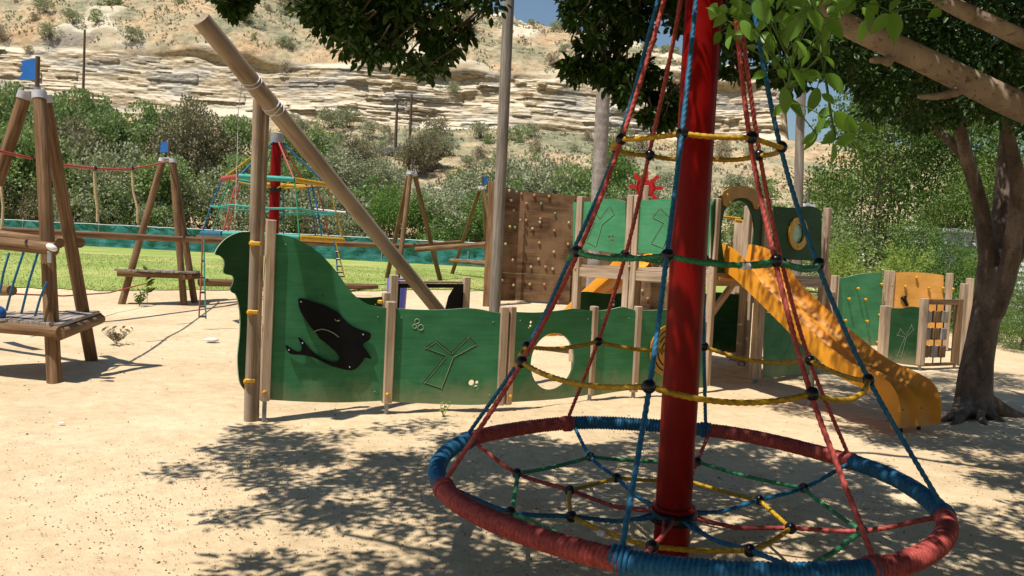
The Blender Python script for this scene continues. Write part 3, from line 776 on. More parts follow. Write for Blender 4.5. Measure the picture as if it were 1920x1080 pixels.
for i in range(120):
    q = i / 119; p = fence_pt(q); pts.append((p.x, p.y - .02, float(gz(p.y)) + .05 + fence_top(q)))
mb.tube(pts, .022, 6).build('top_cord', M['tag'], t)
for i in range(20):
    p = fence_pt(i / 19); MB().tube([(p.x, p.y + .08, .6), (p.x, p.y + .08, 2.3)], .04, 8).build('fence_post', M['steel'], t)

# ================================================================== LOG TRIPODS WITH DECKS
def log(parent, a, b_, r, nm='log', mat='log', seed=0, n=14, taper=.94, name_m=None):
    a, b_ = Vector(a), Vector(b_); k = 9
    rs = random.Random(seed * 7 + 1); ox = rs.uniform(-.012, .012); oy = rs.uniform(-.012, .012)
    pts = [a.lerp(b_, i / (k - 1)) + Vector((ox, oy, 0)) * math.sin(math.pi * i / (k - 1)) for i in range(k)]
    mb = MB(); mb.tube(pts, [r * (1 - (1 - taper) * i / (k - 1)) for i in range(k)], n, True, roughn=.025, seed=seed)
    return mb.build(nm, M[mat], parent)
def tripod(feet, apex, label, seed, r=.073, flag=True, deck_z=.52, deck=True, flag_dir=(-1, 0), deck_r=None, over=.30):
    A3 = [Vector(f_) for f_ in feet]; cen = (A3[0] + A3[1] + A3[2]) / 3; apex = Vector(apex)
    t = thing('log_tripod', (cen.x, cen.y, cen.z), label, 'play frame', 'blue-flagged log tripods of the rope course')
    for i, f_ in enumerate(A3):
        out = (f_ - cen); out.z = 0; out.normalize()
        top = apex + out * .105
        leg = log(t, f_ - Vector((0, 0, .1)), top, r, 'leg', 'log', seed + i)
        d = (top - f_).normalized()
        c = MB().tube([top - d * .075, top + d * .012], r * 1.05, 16).build('cap', M['white_cap'], leg)
    MB().box(apex + Vector((0, 0, .02)), (.15, .13, .02), bevel=.004).build('cap_plate', M['white_cap'], t)
    if flag:
        p = apex + Vector((.02, -.02, .03))
        pole = MB().tube([p, p + Vector((0, 0, .38))], .024, 10).build('flag_pole', M['telegraph'], t)
        MB().tube([p - Vector((0, 0, .02)), p + Vector((0, 0, .04))], .036, 10).build('socket', M['steel'], pole)
        pl = Plane((p.x, p.y), (p.x + flag_dir[0], p.y + flag_dir[1]))
        o_ = [(.02, p.z + .12), (.21, p.z + .12), (.16, p.z + .2), (.2, p.z + .245), (.165, p.z + .28), (.19, p.z + .32), (.02, p.z + .36)]
        MB().prism(pl, o_, .012, .006).build('flag', M['blue_flag'], pole)
    if deck:
        z = cen.z + deck_z; fr = (deck_z) / (apex.z - cen.z)
        Lg = []
        for i in range(3):
            q = A3[i].lerp(apex, fr); q.z = z; Lg.append(q)
        for i in range(3):
            a, b_ = Lg[i], Lg[(i + 1) % 3]; d = (b_ - a).normalized(); o = Vector((d.y, -d.x, 0))
            if (a + o - cen).xy.length < (a - o - cen).xy.length: o = -o
            log(t, a - d * .22 + o * .12 + Vector((0, 0, .012 * i)), b_ + d * .22 + o * .12 + Vector((0, 0, .012 * i)), .068, 'deck_log', 'log', seed + 10 + i)
        # boards, clipped to a rounded triangle
        hull = []
        for i in range(3):
            a, b_ = Lg[i], Lg[(i + 1) % 3]; d = (b_ - a).normalized(); o = Vector((d.y, -d.x, 0))
            if (a + o - cen).xy.length < (a - o - cen).xy.length: o = -o
            hull += [a - d * (over - .14) + o * .13, b_ + d * (over - .14) + o * .13]
        cen2 = sum(hull, Vector()) / 6; hull.sort(key=lambda q: math.atan2(q.y - cen2.y, q.x - cen2.x))
        e = (A3[1] - A3[0]); e.z = 0; e.normalize(); f2 = Vector((-e.y, e.x, 0))
        H2 = [((q - cen2).dot(e), (q - cen2).dot(f2)) for q in hull]
        lo, hi = min(q[1] for q in H2), max(q[1] for q in H2); wbd = .115; y = lo; k = 0
        while y < hi - .03:
            y1 = min(hi, y + wbd - .008); xs = [[], []]
            for s_, yy in enumerate((y + .004, y1 - .004)):
                for i in range(6):
                    p0, p1 = H2[i], H2[(i + 1) % 6]
                    if (p0[1] - yy) * (p1[1] - yy) < 0: xs[s_].append(p0[0] + (p1[0] - p0[0]) * (yy - p0[1]) / (p1[1] - p0[1]))
            if len(xs[0]) == 2 and len(xs[1]) == 2:
                a0, a1 = min(xs[0]), max(xs[0]); b0, b1 = min(xs[1]), max(xs[1]); zt_ = z + .108 + .004 * ((k * 7) % 3); zb_ = zt_ - .035
                P = [cen2 + e * u_ + f2 * v_ for u_, v_ in ((a0, y), (a1, y), (b1, y1), (b0, y1))]
                vs = [(q.x, q.y, zb_) for q in P] + [(q.x, q.y, zt_) for q in P]
                fs = [(3, 2, 1, 0), (4, 5, 6, 7), (0, 1, 5, 4), (1, 2, 6, 5), (2, 3, 7, 6), (3, 0, 4, 7)]
                q4 = [(k * .7, a0), (k * .7, a1), (k * .7 + .1, b1), (k * .7 + .1, b0)] * 2
                _emit(deck_mb, vs, fs, [[q4[w_] for w_ in f_] for f_ in fs])
            y += wbd; k += 1
        deck_mb.build('deck', M['plank'], t)
        deck_mb.__init__()
    return t
deck_mb = MB()
def _emit(mb, vs, fs, uv): mb.add(vs, fs, uv, False)
T1 = [G(103, 716), G(175, 676), Vector((-6.35, 8.5, 0))]
tripod(T1, (-5.42, 8.72, 3.12), 'large log tripod with blue flag and plank deck at the left edge', 3)
T2 = [G(346, 571), G(366, 566), G(226, 569)]
c2 = (T2[0] + T2[1] + T2[2]) / 3
tripod(T2, at(315, 299, 17.0), 'smaller log tripod with blue flag and plank deck at the lawn edge', 20, deck_z=.60, over=.42)
T3 = [G(828, 528), G(743, 534), G(724, 522)]
tripod(T3, at(771, 324, 22.6), 'log tripod with blue flag seen beyond the slanted log, left of the climbing wall', 40, deck=False, flag_dir=(.1, 1))
g4 = G(846, 514)
a4 = at(903, 352, 26.5)
tripod([g4, Vector((a4.x + .9, 26.0, .68)), Vector((a4.x + .3, 27.6, .7))], a4, 'far log tripod with blue flag half hidden behind the brown climbing wall', 60, deck=True, flag_dir=(.95, .3))
a5 = at(1513, 385, 17.5)
tripod([Vector((a5.x - .9, 17.0, .15)), Vector((a5.x + .9, 17.2, .15)), Vector((a5.x, 18.6, .2))], a5, 'log tripod behind the play tower showing only its white caps and blue flag', 80, deck=False, flag_dir=(.2, 1))
# metal brackets with white wrap on the near leg
def beam(a, b_, r, label, seed, group=None, nm='log_rail'):
    a, b_ = Vector(a), Vector(b_)
    mb = MB(); k = 9; mb.tube([a.lerp(b_, i / (k - 1)) for i in range(k)], [r * (1 - .05 * i / (k - 1)) for i in range(k)], 14, True, roughn=.02, seed=seed)
    return tag(mb.build(nm, M['log']), label, 'log rail', group)
beam(at(-180, 437, 8.3), at(104, 467, 8.15), .07, 'thick round log handrail ending at the front leg of the left tripod', 5)
beam(at(-160, 419, 10.2), at(112, 456, 8.9), .062, 'log handrail running back from the left tripod, the middle one of three', 6)
beam(at(100, 452, 9.7), at(150, 455, 9.3), .066, 'short log rail end between the two visible legs of the left tripod', 7)
beam(at(-20, 431, 12.0), at(415, 452, 17.2), .062, 'long thin log rail running behind the left tripod to the second tripod', 8)
beam(at(345, 446, 17.0), at(752, 462, 22.3), .072, 'long log rail between the second tripod and the tripod behind the slanted log', 9)
beam(at(742, 463, 22.5), at(862, 454, 26.3), .07, 'upper log rail between the two far tripods', 10)
beam(at(780, 468, 22.2), at(912, 458, 21.0), .075, 'log rail from the third tripod to the brown climbing wall', 11)
beam(at(374, 529, 16.9), at(706, 538, 20.8), .085, 'low balance log lying between the second tripod deck and the ship', 12, nm='balance_log')
beam(at(-30, 545, 10.8), at(22, 545, 10.2), .07, 'short low log at the left edge behind the first tripod', 13, nm='low_log')
# white wrapped rope and bracket on the near leg
p = at(97, 464, 7.98)
MB_ = MB().sphere(p, .06, 12, 8, (1, .8, .55), Matrix.Rotation(.5, 3, 'Y')); tag(MB_.build('cloth_wrap', M['paper']), 'white rag wrapped round the front leg of the left tripod where the rail ends', 'cloth')
p = at(93, 482, 7.96); tag(MB().box(p, (.045, .02, .12), bevel=.004).build('bracket', M['steel']), 'small steel bracket on the front leg of the left tripod', 'bracket')

def rope(name, pts, r, mat, label=None, parent=None, n=8, cat='rope', group=None):
    o = MB().tube(pts, r, n).build(name, M[mat], parent)
    if label: tag(o, label, cat, group)
    return o
def sag(a, b_, d, k=12):
    a, b_ = Vector(a), Vector(b_)
    return [a.lerp(b_, i / k) - Vector((0, 0, 4 * d * (i / k) * (1 - i / k))) for i in range(k + 1)]
# red catenary rope with hanging hand ropes
hr = thing('hanging_rope_line', at(200, 316, 12.5), 'sagging red rope with pale hanging hand ropes between the first two tripods', 'rope')
pa, pb = at(66, 300, 8.9), at(312, 304, 16.9)
line = []
for x, y in ((72, 300), (120, 310), (177, 316), (212, 317.5), (247, 316.5), (285, 310), (315, 303)):
    q = (x - 72) / (315 - 72); Yd = 1 / ((1 - q) / 8.9 + q / 16.9); line.append(at(x, y, Yd))
rope('rope', line, .02, 'rope_red', None, hr)
l0 = [at(-60, 262, 7.6), at(0, 284, 8.2), at(60, 297, 8.75)]; rope('rope', l0, .016, 'rope_red', None, hr)
for x, y0, y1, dx in ((177, 316, 416, 6), (247, 316, 418, 11)):
    q = (x - 72) / 243; Yd = 1 / ((1 - q) / 8.9 + q / 16.9)
    rope('hand_rope', [at(x, y0, Yd), at(x + dx * .3, y0 + 45, Yd), at(x + dx, y0 + 75, Yd), at(x + dx, y1, Yd)], .022, 'rope_tan', None, hr)
    MB().sphere(at(x, y0, Yd), .042, 10, 7).build('clamp', M['black_plastic'], hr)
rope('hand_rope', [at(2, 350, 8.2), at(6, 390, 8.2), at(3, 430, 8.2)], .014, 'rope_tan', None, hr)
bl = thing('rope_bridge_net', at(10, 540, 8.2), 'blue side ropes hanging from the thick log handrail at the left edge', 'rope net')
for x0, y0, x1, y1 in ((17, 474, 0, 548), (44, 473, 12, 582), (72, 471, 40, 588), (88, 528, 66, 592), (-12, 474, -40, 570)):
    rope('side_rope', [at(x0, y0, 8.15), at((x0 + x1) / 2 - 2, (y0 + y1) / 2, 8.1), at(x1, y1, 8.2)], .012, 'rope_blue', None, bl)
MB().sphere(at(-6, 588, 8.3), .09, 14, 9).build('float', paint('blue_plastic', (.03, .12, .4)), bl)
rope('low_rope', [at(20, 551, 11.4), at(120, 555, 13), at(205, 549, 15), at(275, 531, 16.4)], .013, 'rope_red', 'thin red rope stretched low over the sand between the first two tripods')

# ================================================================== FAR NET CLIMBER (behind the tall log post)
fc = at(512, 454, 14.5); fc.z = 0
FCg = float(gz(fc.y))
t = thing('umbrella_net_climber', (fc.x, fc.y, FCg), 'far red-poled net climber with coloured hexagon rings behind the tall log post', 'net climber')
def fz(y, x=512): return at(x, y, fc.y).z
MB().tube([(fc.x, fc.y, FCg - .1), (fc.x, fc.y, fz(268))], .095, 20).build('pole', M['red_paint'], t)
MB().tube([(fc.x, fc.y, fz(268)), (fc.x, fc.y, fz(250))], .115, 20).build('pole_cap', M['steel'], t)
def fpt(r_, a, z): return Vector((fc.x + r_ * math.cos(a), fc.y + r_ * math.sin(a), z))
ang6 = [RAD(187 + 60 * i) for i in range(6)]
zU, zM, zL = fz(341), fz(393), fz(444)
cols = ['rope_red', 'rope_teal', 'rope_yellow', 'rope_blue', 'rope_yellow', 'rope_teal']
colsL = ['rope_blue', 'rope_teal', 'rope_yellow', 'rope_yellow', 'rope_teal', 'rope_blue']
mc = ['rope_blue', 'rope_red', 'rope_green', 'rope_yellow', 'rope_blue', 'rope_red']
for i in range(6):
    a, b2 = ang6[i], ang6[(i + 1) % 6]
    MB().tube([fpt(.95, a, zU), fpt(.95, b2, zU)], .045, 10).build('ring_bar', M[cols[i]], t)
    MB().tube([fpt(1.28, a, zL), fpt(1.28, b2, zL)], .05, 10).build('ring_bar', M[colsL[i]], t)
    rope('rope', [fpt(.09, a, fz(266)), fpt(.95, a, zU)], .017, mc[(i + 3) % 6], None, t, 6)
    rope('rope', [fpt(.95, a, zU), fpt(1.14, a, zM), fpt(1.28, a, zL)], .015, mc[i], None, t, 6)
    am = (a + RAD(30)); rope('rope', [fpt(.82, am, zU), fpt(.99, am, zM), fpt(1.11, am, zL)], .014, mc[(i + 2) % 6], None, t, 6)
    rope('mesh_rope', [fpt(1.14, a, zM), fpt(1.0, am, zM - .03), fpt(1.14, b2, zM)], .02, 'rope_teal', None, t, 6)
    rope('spoke_rope', [fpt(.09, a, zU - .12), fpt(.95, a, zU)], .013, 'rope_yellow', None, t, 6)
MB().tube([(fc.x, fc.y, zU - .1), (fc.x, fc.y, zU - .18)], .12, 16).build('collar', M['black_plastic'], t)
for nm, x, y0, x1, y1, cA, cB in (('rope_ladder', 381, 442, 380, 598, 'rope_red', 'rope_teal'), ('rope_ladder', 628, 452, 640, 520, 'rope_blue', 'rope_yellow')):
    Yd = 13.4 if x < 500 else 14.2
    la = rope(nm, [at(x - 1, y0, Yd), at((x + x1) / 2 - 3, (y0 + y1) / 2, Yd), at(x1 - 7, y1 - 4, Yd)], .014, cA, None, t, 6)
    rope('side_rope', [at(x + 1, y0, Yd), at((x + x1) / 2 + 3, (y0 + y1) / 2, Yd), at(x1 + 6, y1, Yd)], .014, cB, None, la, 6)
    for q in (.3, .5, .68, .85, .97):
        xm, ym = x + (x1 - x) * q, y0 + (y1 - y0) * q
        MB().tube([at(xm - 7 * q, ym, Yd), at(xm + 6 * q, ym, Yd)], .02, 8).build('rung', M['black_plastic'], la)
# dark ladder frame beyond it
t = thing('metal_climbing_frame', G(590, 470), 'thin dark metal ladder frame beyond the far net climber', 'climbing frame')
for p0, p1 in (((573, 395), (566, 438)), ((590, 393), (596, 440)), ((573, 395), (590, 392)), ((590, 392), (648, 398)), ((568, 425), (596, 428)), ((571, 410), (593, 412))):
    MB().tube([at(*p0, 19), at(*p1, 19)], .02, 8).build('bar', M['telegraph'] if p1[0] != 648 else M['tag'], t)

# ================================================================== THE PLAY SHIP
def crop(pts, ox, oy, sc): return [(ox + x / sc, oy + y / sc) for x, y in pts]
def dens(pl, k=4):
    """Catmull-Rom through the traced points so curves stay smooth"""
    o = []; n_ = len(pl)
    for i in range(n_ - 1):
        p0, p1, p2, p3 = [np.array(pl[max(0, min(n_ - 1, j))]) for j in (i - 1, i, i + 1, i + 2)]
        for q in range(k):
            t_ = q / k; o.append(tuple(.5 * ((2 * p1) + (-p0 + p2) * t_ + (2 * p0 - 5 * p1 + 4 * p2 - p3) * t_ ** 2 + (-p0 + 3 * p1 - 3 * p2 + p3) * t_ ** 3)))
    o.append(tuple(pl[-1])); return o
def hits(P, pts): return [P.hit(x, y) for x, y in pts]
def circ(P, x, y, rx, ry=None, n=20, depth=None):
    s_, z_ = P.hit(x, y); ry = ry or rx
    s1 = P.hit(x + rx, y)[0] - s_; z1 = P.hit(x, y - ry)[1] - z_
    return [(s_ + s1 * math.cos(6.2832 * i / n), z_ + z1 * math.sin(6.2832 * i / n)) for i in range(n)]
def post(parent, foot, ztop, w_=.088, zb_=.10, ang=0.0, mat='post', seed=0, foot_steel=True, nm='post', cap=False, d=None, label=None):
    R = Matrix.Rotation(ang, 3, 'Z')
    mb = MB().box((foot[0], foot[1], (ztop + zb_) / 2), (w_, d or w_, ztop - zb_), R, .008, seed)
    o = mb.build(nm, M[mat], parent, label)
    if foot_steel: MB().box((foot[0], foot[1], zb_ / 2 - .05), (.035, .035, zb_ + .12), R, .003).build('steel_foot', M['steel'], o)
    return o
def knob(parent, p, nrm, r=.02, mat='yellow'):
    p = Vector(p); q = nrm.to_track_quat('Z', 'Y').to_matrix()
    return MB().sphere(p, r, 12, 8, (1, 1, .75), q).build('bolt_cap', M[mat], parent)
Pf = [G(495, 785), G(724, 775), G(944, 770), G(1105, 751), G(1187, 746), G(1322, 735)]
ship = thing('play_ship', tuple((Pf[0] + Pf[2]) / 2), 'green wooden play ship with carved figurehead, fish panel and slanted log bowsprit', 'play ship')
planes = [Plane(Pf[i], Pf[i + 1]) for i in range(5)]
angs = [math.atan2(P.e.y, P.e.x) for P in planes]
# posts
zt0 = planes[0].hit(508, 412)[1]
post(ship, Pf[0], zt0, .085, .165, angs[0], seed=1, label='tall pale post beside the figurehead')
post(ship, Pf[1], planes[0].hit(733, 565)[1], .088, .10, angs[0], seed=2)
e = planes[1].e
post(ship, Pf[2] - e * .045, planes[1].hit(944, 575)[1], .082, .06, angs[1], seed=3, foot_steel=False)
post(ship, Pf[2] + planes[2].e * .045, planes[1].hit(955, 575)[1] + .004, .076, .06, angs[2], seed=4, foot_steel=False)
post(ship, Pf[3], planes[2].hit(1115, 574)[1], .078, .07, angs[2], seed=5)
post(ship, Pf[4], planes[3].hit(1192, 574)[1], .078, .07, angs[3], seed=6)
for i, (x, y) in enumerate(((495, 734), (725, 738), (952, 742), (1107, 722), (1188, 720))):
    P = planes[min(i, 4)]; s_, z_ = P.hit(x, y); knob(ship, P.pt(s_, z_, .046), P.n)
# bow panel with its curved top edge
def board(P, top, bot, mat, name, parent, label=None, holes=(), th=.022, off=.01, dn=True, edge='green_edge'):
    tp = dens(top) if dn else top
    bt = dens(bot) if dn else bot
    rim = MB()
    mb = MB().prism(P, hits(P, tp + bt), th, off, [h for h in holes], rim=rim)
    o = mb.build(name, M[mat], parent, label)
    rim.build('board_edge', M[edge], o)
    hh = hits(P, tp); hb = hits(P, bt); x0_, x1_ = min(q[0] for q in hh), max(q[0] for q in hh)
    lo_ = min(hb[0][1], hb[-1][1]); zl, zr_ = (hh[0][1], hh[-1][1]) if hh[0][0] < hh[-1][0] else (hh[-1][1], hh[0][1])
    if x1_ - x0_ > .5:
        for s_, z_ in ((x0_ + .085, lo_ + .09), (x1_ - .085, lo_ + .09), (x0_ + .085, zl - .09), (x1_ - .085, zr_ - .09), (x0_ + .085, (lo_ + zl) / 2)):
            MB().sphere(P.pt(s_, z_, off), .007, 8, 5).build('screw', M['steel'], o)
    return o
P = planes[0]
bow = board(P, crop([(372, 105), (450, 120), (540, 165), (610, 220), (680, 300), (740, 385), (790, 432), (850, 465), (932, 478)], 380, 400, 2.7),
            crop([(905, 948), (700, 957), (500, 952), (335, 943)], 380, 400, 2.7), 'green', 'bow_panel', ship)
fish_px = [(480, 434), (490, 428), (510, 431), (560, 448), (610, 463), (650, 484), (685, 502), (705, 525), (745, 562), (790, 585), (845, 605), (838, 640), (806, 662), (826, 694), (850, 735), (820, 728), (803, 752), (772, 784), (740, 792), (690, 782), (640, 767), (590, 742), (550, 725), (500, 715), (455, 712), (432, 702), (417, 664), (450, 684), (478, 698), (496, 690), (497, 668), (481, 626), (503, 638), (530, 670), (565, 705), (610, 735), (660, 751), (686, 744), (688, 722), (660, 690), (628, 662), (590, 632), (570, 603), (540, 570), (508, 522), (488, 484)]
fp = crop(fish_px + [fish_px[0]], 380, 400, 2.7)
fish = MB().prism(P, hits(P, dens(fp, 3)[:-1]), .012, .034); fo = fish.build('fish_cutout', M['black'], ship)
for x, y in ((495, 447), (808, 612), (740, 776), (434, 690), (502, 655)):
    s_, z_ = P.hit(380 + x / 2.7, 400 + y / 2.7); MB().sphere(P.pt(s_, z_, .036), .008, 8, 6).build('screw', M['steel'], fo)
for a_ in ([(558, 598), (575, 590), (600, 584), (630, 590), (660, 605), (686, 625)], [(665, 534), (672, 542), (682, 543), (688, 540)]):
    pts = [P.pt(*P.hit(380 + x / 2.7, 400 + y / 2.7), .0352) for x, y in a_]
    MB().tube(pts, .0035, 6).build('engraved_line', M['groove_edge'], fo)
# side panels
def engraving(P, pts, parent, w_=.012, off=.0115):
    loop = hits(P, pts); o = MB(); o2 = MB()
    for i in range(len(loop) - 1):
        a, b_ = np.array(loop[i]), np.array(loop[i + 1]); d = (b_ - a) / np.linalg.norm(b_ - a); nn = np.array([-d[1], d[0]])
        a2, b2 = a - d * w_ * .4, b_ + d * w_ * .4
        for mb, u0, u1, of in ((o, -w_ / 2, w_ / 2, off + .0003 * i / 10), (o2, w_ * .5, w_ * .78, off + .0012)):
            q = [P.pt(*(a2 + nn * u0), of), P.pt(*(a2 + nn * u1), of), P.pt(*(b2 + nn * u1), of), P.pt(*(b2 + nn * u0), of)]
            q2 = [p_ - P.n * .003 for p_ in q]
            mb.add(q + q2, [(3, 2, 1, 0), (0, 1, 5, 4), (1, 2, 6, 5), (2, 3, 7, 6), (3, 0, 4, 7)], None, False)
    g_ = o.build('engraved_windmill', M['groove'], parent); o2.build('engraved_highlight', M['groove_edge'], g_)
def rings(P, lst, parent, mat='groove_edge', tr=.004):
    mb = MB()
    for x, y, r_ in lst:
        c_ = circ(P, x, y, r_); c_.append(c_[0]); c_.append(c_[1]); mb.tube([P.pt(*q, .011) for q in c_], tr, 5, False)
    mb.build('engraved_bubbles', M[mat], parent)
P = planes[1]
c6 = lambda l: crop(l, 700, 540, 3.857)
hl = [circ(P, 700 + x / 3.857, 540 + y / 3.857, r_ / 3.857) for x, y, r_ in ((708, 683, 21), (748, 681, 12), (740, 717, 15))]
side1 = board(P, c6([(140, 146), (300, 155), (450, 158), (580, 152), (680, 145), (780, 155), (860, 172), (925, 182)]), c6([(905, 835), (700, 845), (400, 835), (110, 820)]), 'green', 'side_panel', ship, holes=hl)
engraving(P, c6([(450, 380), (370, 437), (522, 492), (362, 685), (495, 730), (580, 505), (745, 415), (685, 350), (562, 470), (450, 380)]), side1)
rings(P, [(700 + x / 3.857, 540 + y / 3.857, r_ / 3.857) for x, y, r_ in ((315, 240, 17), (297, 277, 14), (340, 285, 20))], side1)
P = planes[2]
hl = [circ(P, 700 + 1295 / 3.857, 540 + 530 / 3.857, 152 / 3.857, 205 / 3.857, 40)] + [circ(P, 700 + x / 3.857, 540 + y / 3.857, r_ / 3.857) for x, y, r_ in ((1138, 247, 11), (1134, 275, 11), (1125, 285, 8))]
board(P, c6([(1015, 172), (1150, 177), (1250, 172), (1370, 158), (1440, 148), (1520, 155), (1590, 165)]), c6([(1565, 765), (1500, 780), (1350, 800), (1200, 812), (985, 825)]), 'green', 'side_panel', ship, holes=hl, label='dark green side panel with a large oval hole')
P = planes[3]
c2b = lambda l: crop(l, 1060, 560, 3.84)
board(P, c2b([(215, 84), (270, 84), (330, 75), (400, 60), (440, 66), (500, 85)]), c2b([(480, 655), (350, 672), (190, 700)]), 'green', 'side_panel', ship)
P = planes[4]
side4 = board(P, c2b([(515, 84), (620, 84), (720, 76), (850, 70), (1000, 84)]), c2b([(985, 640), (800, 645), (690, 650), (490, 655)]), 'green', 'side_panel', ship)
# yellow maze disc on the last side panel
s0, z0 = P.hit(1060 + 735 / 3.84, 560 + 372 / 3.84)
cc = lambda r_, n_=40: [(s0 + r_ * math.cos(6.2832 * i / n_), z0 + r_ * math.sin(6.2832 * i / n_)) for i in range(n_)]
disc = MB().prism(P, cc(.31), .02, .035).build('maze_disc', M['ochre'], ship)
for r_, a0, a1 in ((.25, 100, 170), (.25, 190, 260), (.19, 60, 150), (.19, 170, 300), (.13, 20, 200), (.13, 230, 330), (.07, 90, 350)):
    pts = [P.pt(s0 + r_ * math.cos(RAD(a)), z0 + r_ * math.sin(RAD(a)), .036) for a in np.linspace(a0, a1, 18)]
    MB().tube(pts, .009, 6).build('maze_groove', M['black'], disc)
for a in (150, 210, 270, 90): knob(disc, P.pt(s0 + .285 * math.cos(RAD(a)), z0 + .285 * math.sin(RAD(a)), .038), P.n, .014)
# tall log post (two logs side by side) and figurehead board
tp = at(486, 188, 6.93); ft = G(466, 785)
lp = log(ship, (ft.x, 6.93, -.1), (at(484, 190, 6.93).x, 6.93, tp.z), .048, 'log_post', 'log_pale', 5, 18)
fo2 = at(478, 780, 6.95)
log(ship, (fo2.x, 6.96, -.1), (at(499, 192, 6.96).x, 6.96, tp.z - .01), .036, 'log_post', 'log_pale', 8, 16)
base = Vector((at(468, 600, 6.93).x, 6.93, 0))
Pg = Plane(base - Vector((.78, .63, 0)), base)
fig = [(262, 92), (248, 93), (180, 97), (120, 125), (80, 165), (60, 205), (85, 215), (105, 235), (108, 262), (103, 298), (122, 310), (145, 314), (155, 332), (148, 362), (137, 385), (150, 402), (165, 410), (178, 450), (188, 520), (185, 620), (175, 720), (178, 800), (188, 860), (215, 898)]
o_ = dens(crop(fig, 380, 400, 2.7), 3) + crop([(232, 890), (262, 300)], 380, 400, 2.7)
rim = MB(); f_ = MB().prism(Pg, hits(Pg, o_), .024, .012, rim=rim).build('figurehead', M['green_dark_shaded'], ship); rim.build('board_edge', M['green_edge'], f_)
for x, y in ((250, 153), (238, 500), (222, 848)):
    s_, z_ = Pg.hit(380 + (x - 8) / 2.7, 400 + y / 2.7)
    c_ = knob(ship, Pg.pt(s_, z_, .04), Pg.n, .03)
    q0 = at(380 + (x + 20) / 2.7, 400 + y / 2.7, 6.86); MB().box(q0, (.085, .03, .036), Matrix.Rotation(.1, 3, 'Z'), .008).build('clamp', M['yellow'], ship)
# slanted bowsprit log and mast
a_, b_ = at(377, 36, 6.30), at(820, 580, 8.6); d_ = (b_ - a_); b3 = b_ + d_ * .30
bs = MB(); k = 24; bs.tube([a_.lerp(b3, i / k) for i in range(k + 1)], [.073 + (.004 if i < 8 else 0) for i in range(k + 1)], 20, True, roughn=.015, seed=4)
bsp = bs.build('bowsprit', M['log_pale'], ship)
for q, dd in ((.155, .05), (.168, .03), (.232, .02), (.243, .05), (.25, -.02)):
    c_ = a_ + d_ * q; ax = d_.normalized(); X = ax.cross(Vector((0, 0, 1))).normalized(); Y_ = ax.cross(X); pts = []
    for i in range(19):
        a = 6.2832 * i / 18; pts.append(c_ + X * math.cos(a) * .079 + Y_ * math.sin(a) * .079 + ax * dd * math.cos(a))
    MB().tube(pts, .005, 6, False).build('cord', M['tag'], bsp)
q = a_ + d_ * .155; rope('cord', [q + Vector((-.04, -.05, -.06)), q + Vector((-.06, -.06, -.3)), q + Vector((-.055, -.06, -.62)), q + Vector((-.06, -.05, -1.2))], .003, 'tag', None, bsp, 5)
mf = at(925, 640, 9.3); mt = at(954, 0, 9.3)
mdir = (mt - mf); mtop = mt + mdir * .35
MB().tube([(mf.x, 9.3, -.1), (mf.x * .5 + mtop.x * .5, 9.3, mtop.z / 2), (mtop.x, 9.3, mtop.z)], [.069, .068, .064], 20, True, roughn=.01, seed=9).build('mast', M['log_grey'], ship)
# far side of the ship
Q1, Q2, Q3 = at(722, 600, 8.8), at(735, 600, 9.0), at(871, 600, 9.95)
for q in (Q1, Q2, Q3): q.z = 0
post(ship, Q1, at(722, 548, 8.8).z, .085, .1, angs[0], seed=31)
post(ship, Q2, at(736, 515, 9.0).z, .09, .1, angs[0], seed=32); post(ship, Q3, at(871, 519, 9.95).z, .09, .1, angs[0], seed=33)
Pq = Plane(Q2, Q3)
rl = [Pq.hit(746, 530), Pq.hit(862, 530)]
MB().box(Pq.pt((rl[0][0] + rl[1][0]) / 2, rl[0][1] + .01, 0), (rl[1][0] - rl[0][0] + .02, .09, .03), Matrix.Rotation(math.atan2(Pq.e.y, Pq.e.x), 3, 'Z'), .004).build('top_rail', M['post'], ship)
zz = rl[0][1] - .012; sa, sb = .05, Pq.L - .05
MB().prism(Pq, [(sa, .2), (sb, .2), (sb, zz), (sa, zz)], .02, .0, [[(sa + .055, .55), (sa + .055, zz - .05), (sb - .24 + .08, zz - .05), (sb - .25, zz - .16), (sb - .3, zz - .33), (sb - .3, .55)]]).build('window_frame_board', M['black'], ship)
Pq0 = Plane(at(560, 600, 8.1), Q1)
board(Pq0, [(600, 540), (640, 552), (680, 558), (716, 556)], [(714, 690), (600, 690)], 'green_dark_shaded', 'far_side_panel', ship)
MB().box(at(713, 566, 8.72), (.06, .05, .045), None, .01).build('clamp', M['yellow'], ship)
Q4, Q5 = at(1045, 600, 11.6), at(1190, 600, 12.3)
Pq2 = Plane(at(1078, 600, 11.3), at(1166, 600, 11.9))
far2 = board(Pq2, crop([(135, 905), (165, 892), (200, 888), (260, 892), (330, 900), (400, 902), (460, 898)], 1040, 300, 3.6), [(1168, 690), (1078, 690)], 'green_dark_shaded', 'far_side_panel', ship,
      holes=[circ(Pq2, 1040 + x / 3.6, 300 + y / 3.6, 2.2, 3) for x, y in ((393, 950), (380, 972), (395, 978))])
# blue bin seen behind
p = at(745, 522, 13.0)
tag(MB().tube([(p.x, 13, .02), (p.x, 13, .9), (p.x, 13, p.z)], [.14, .17, .17], 14).build('plastic_barrel', paint('violet_blue_plastic', (.12, .15, .62), rough=.35)), 'small violet blue plastic barrel behind the near end of the slanted log', 'barrel')

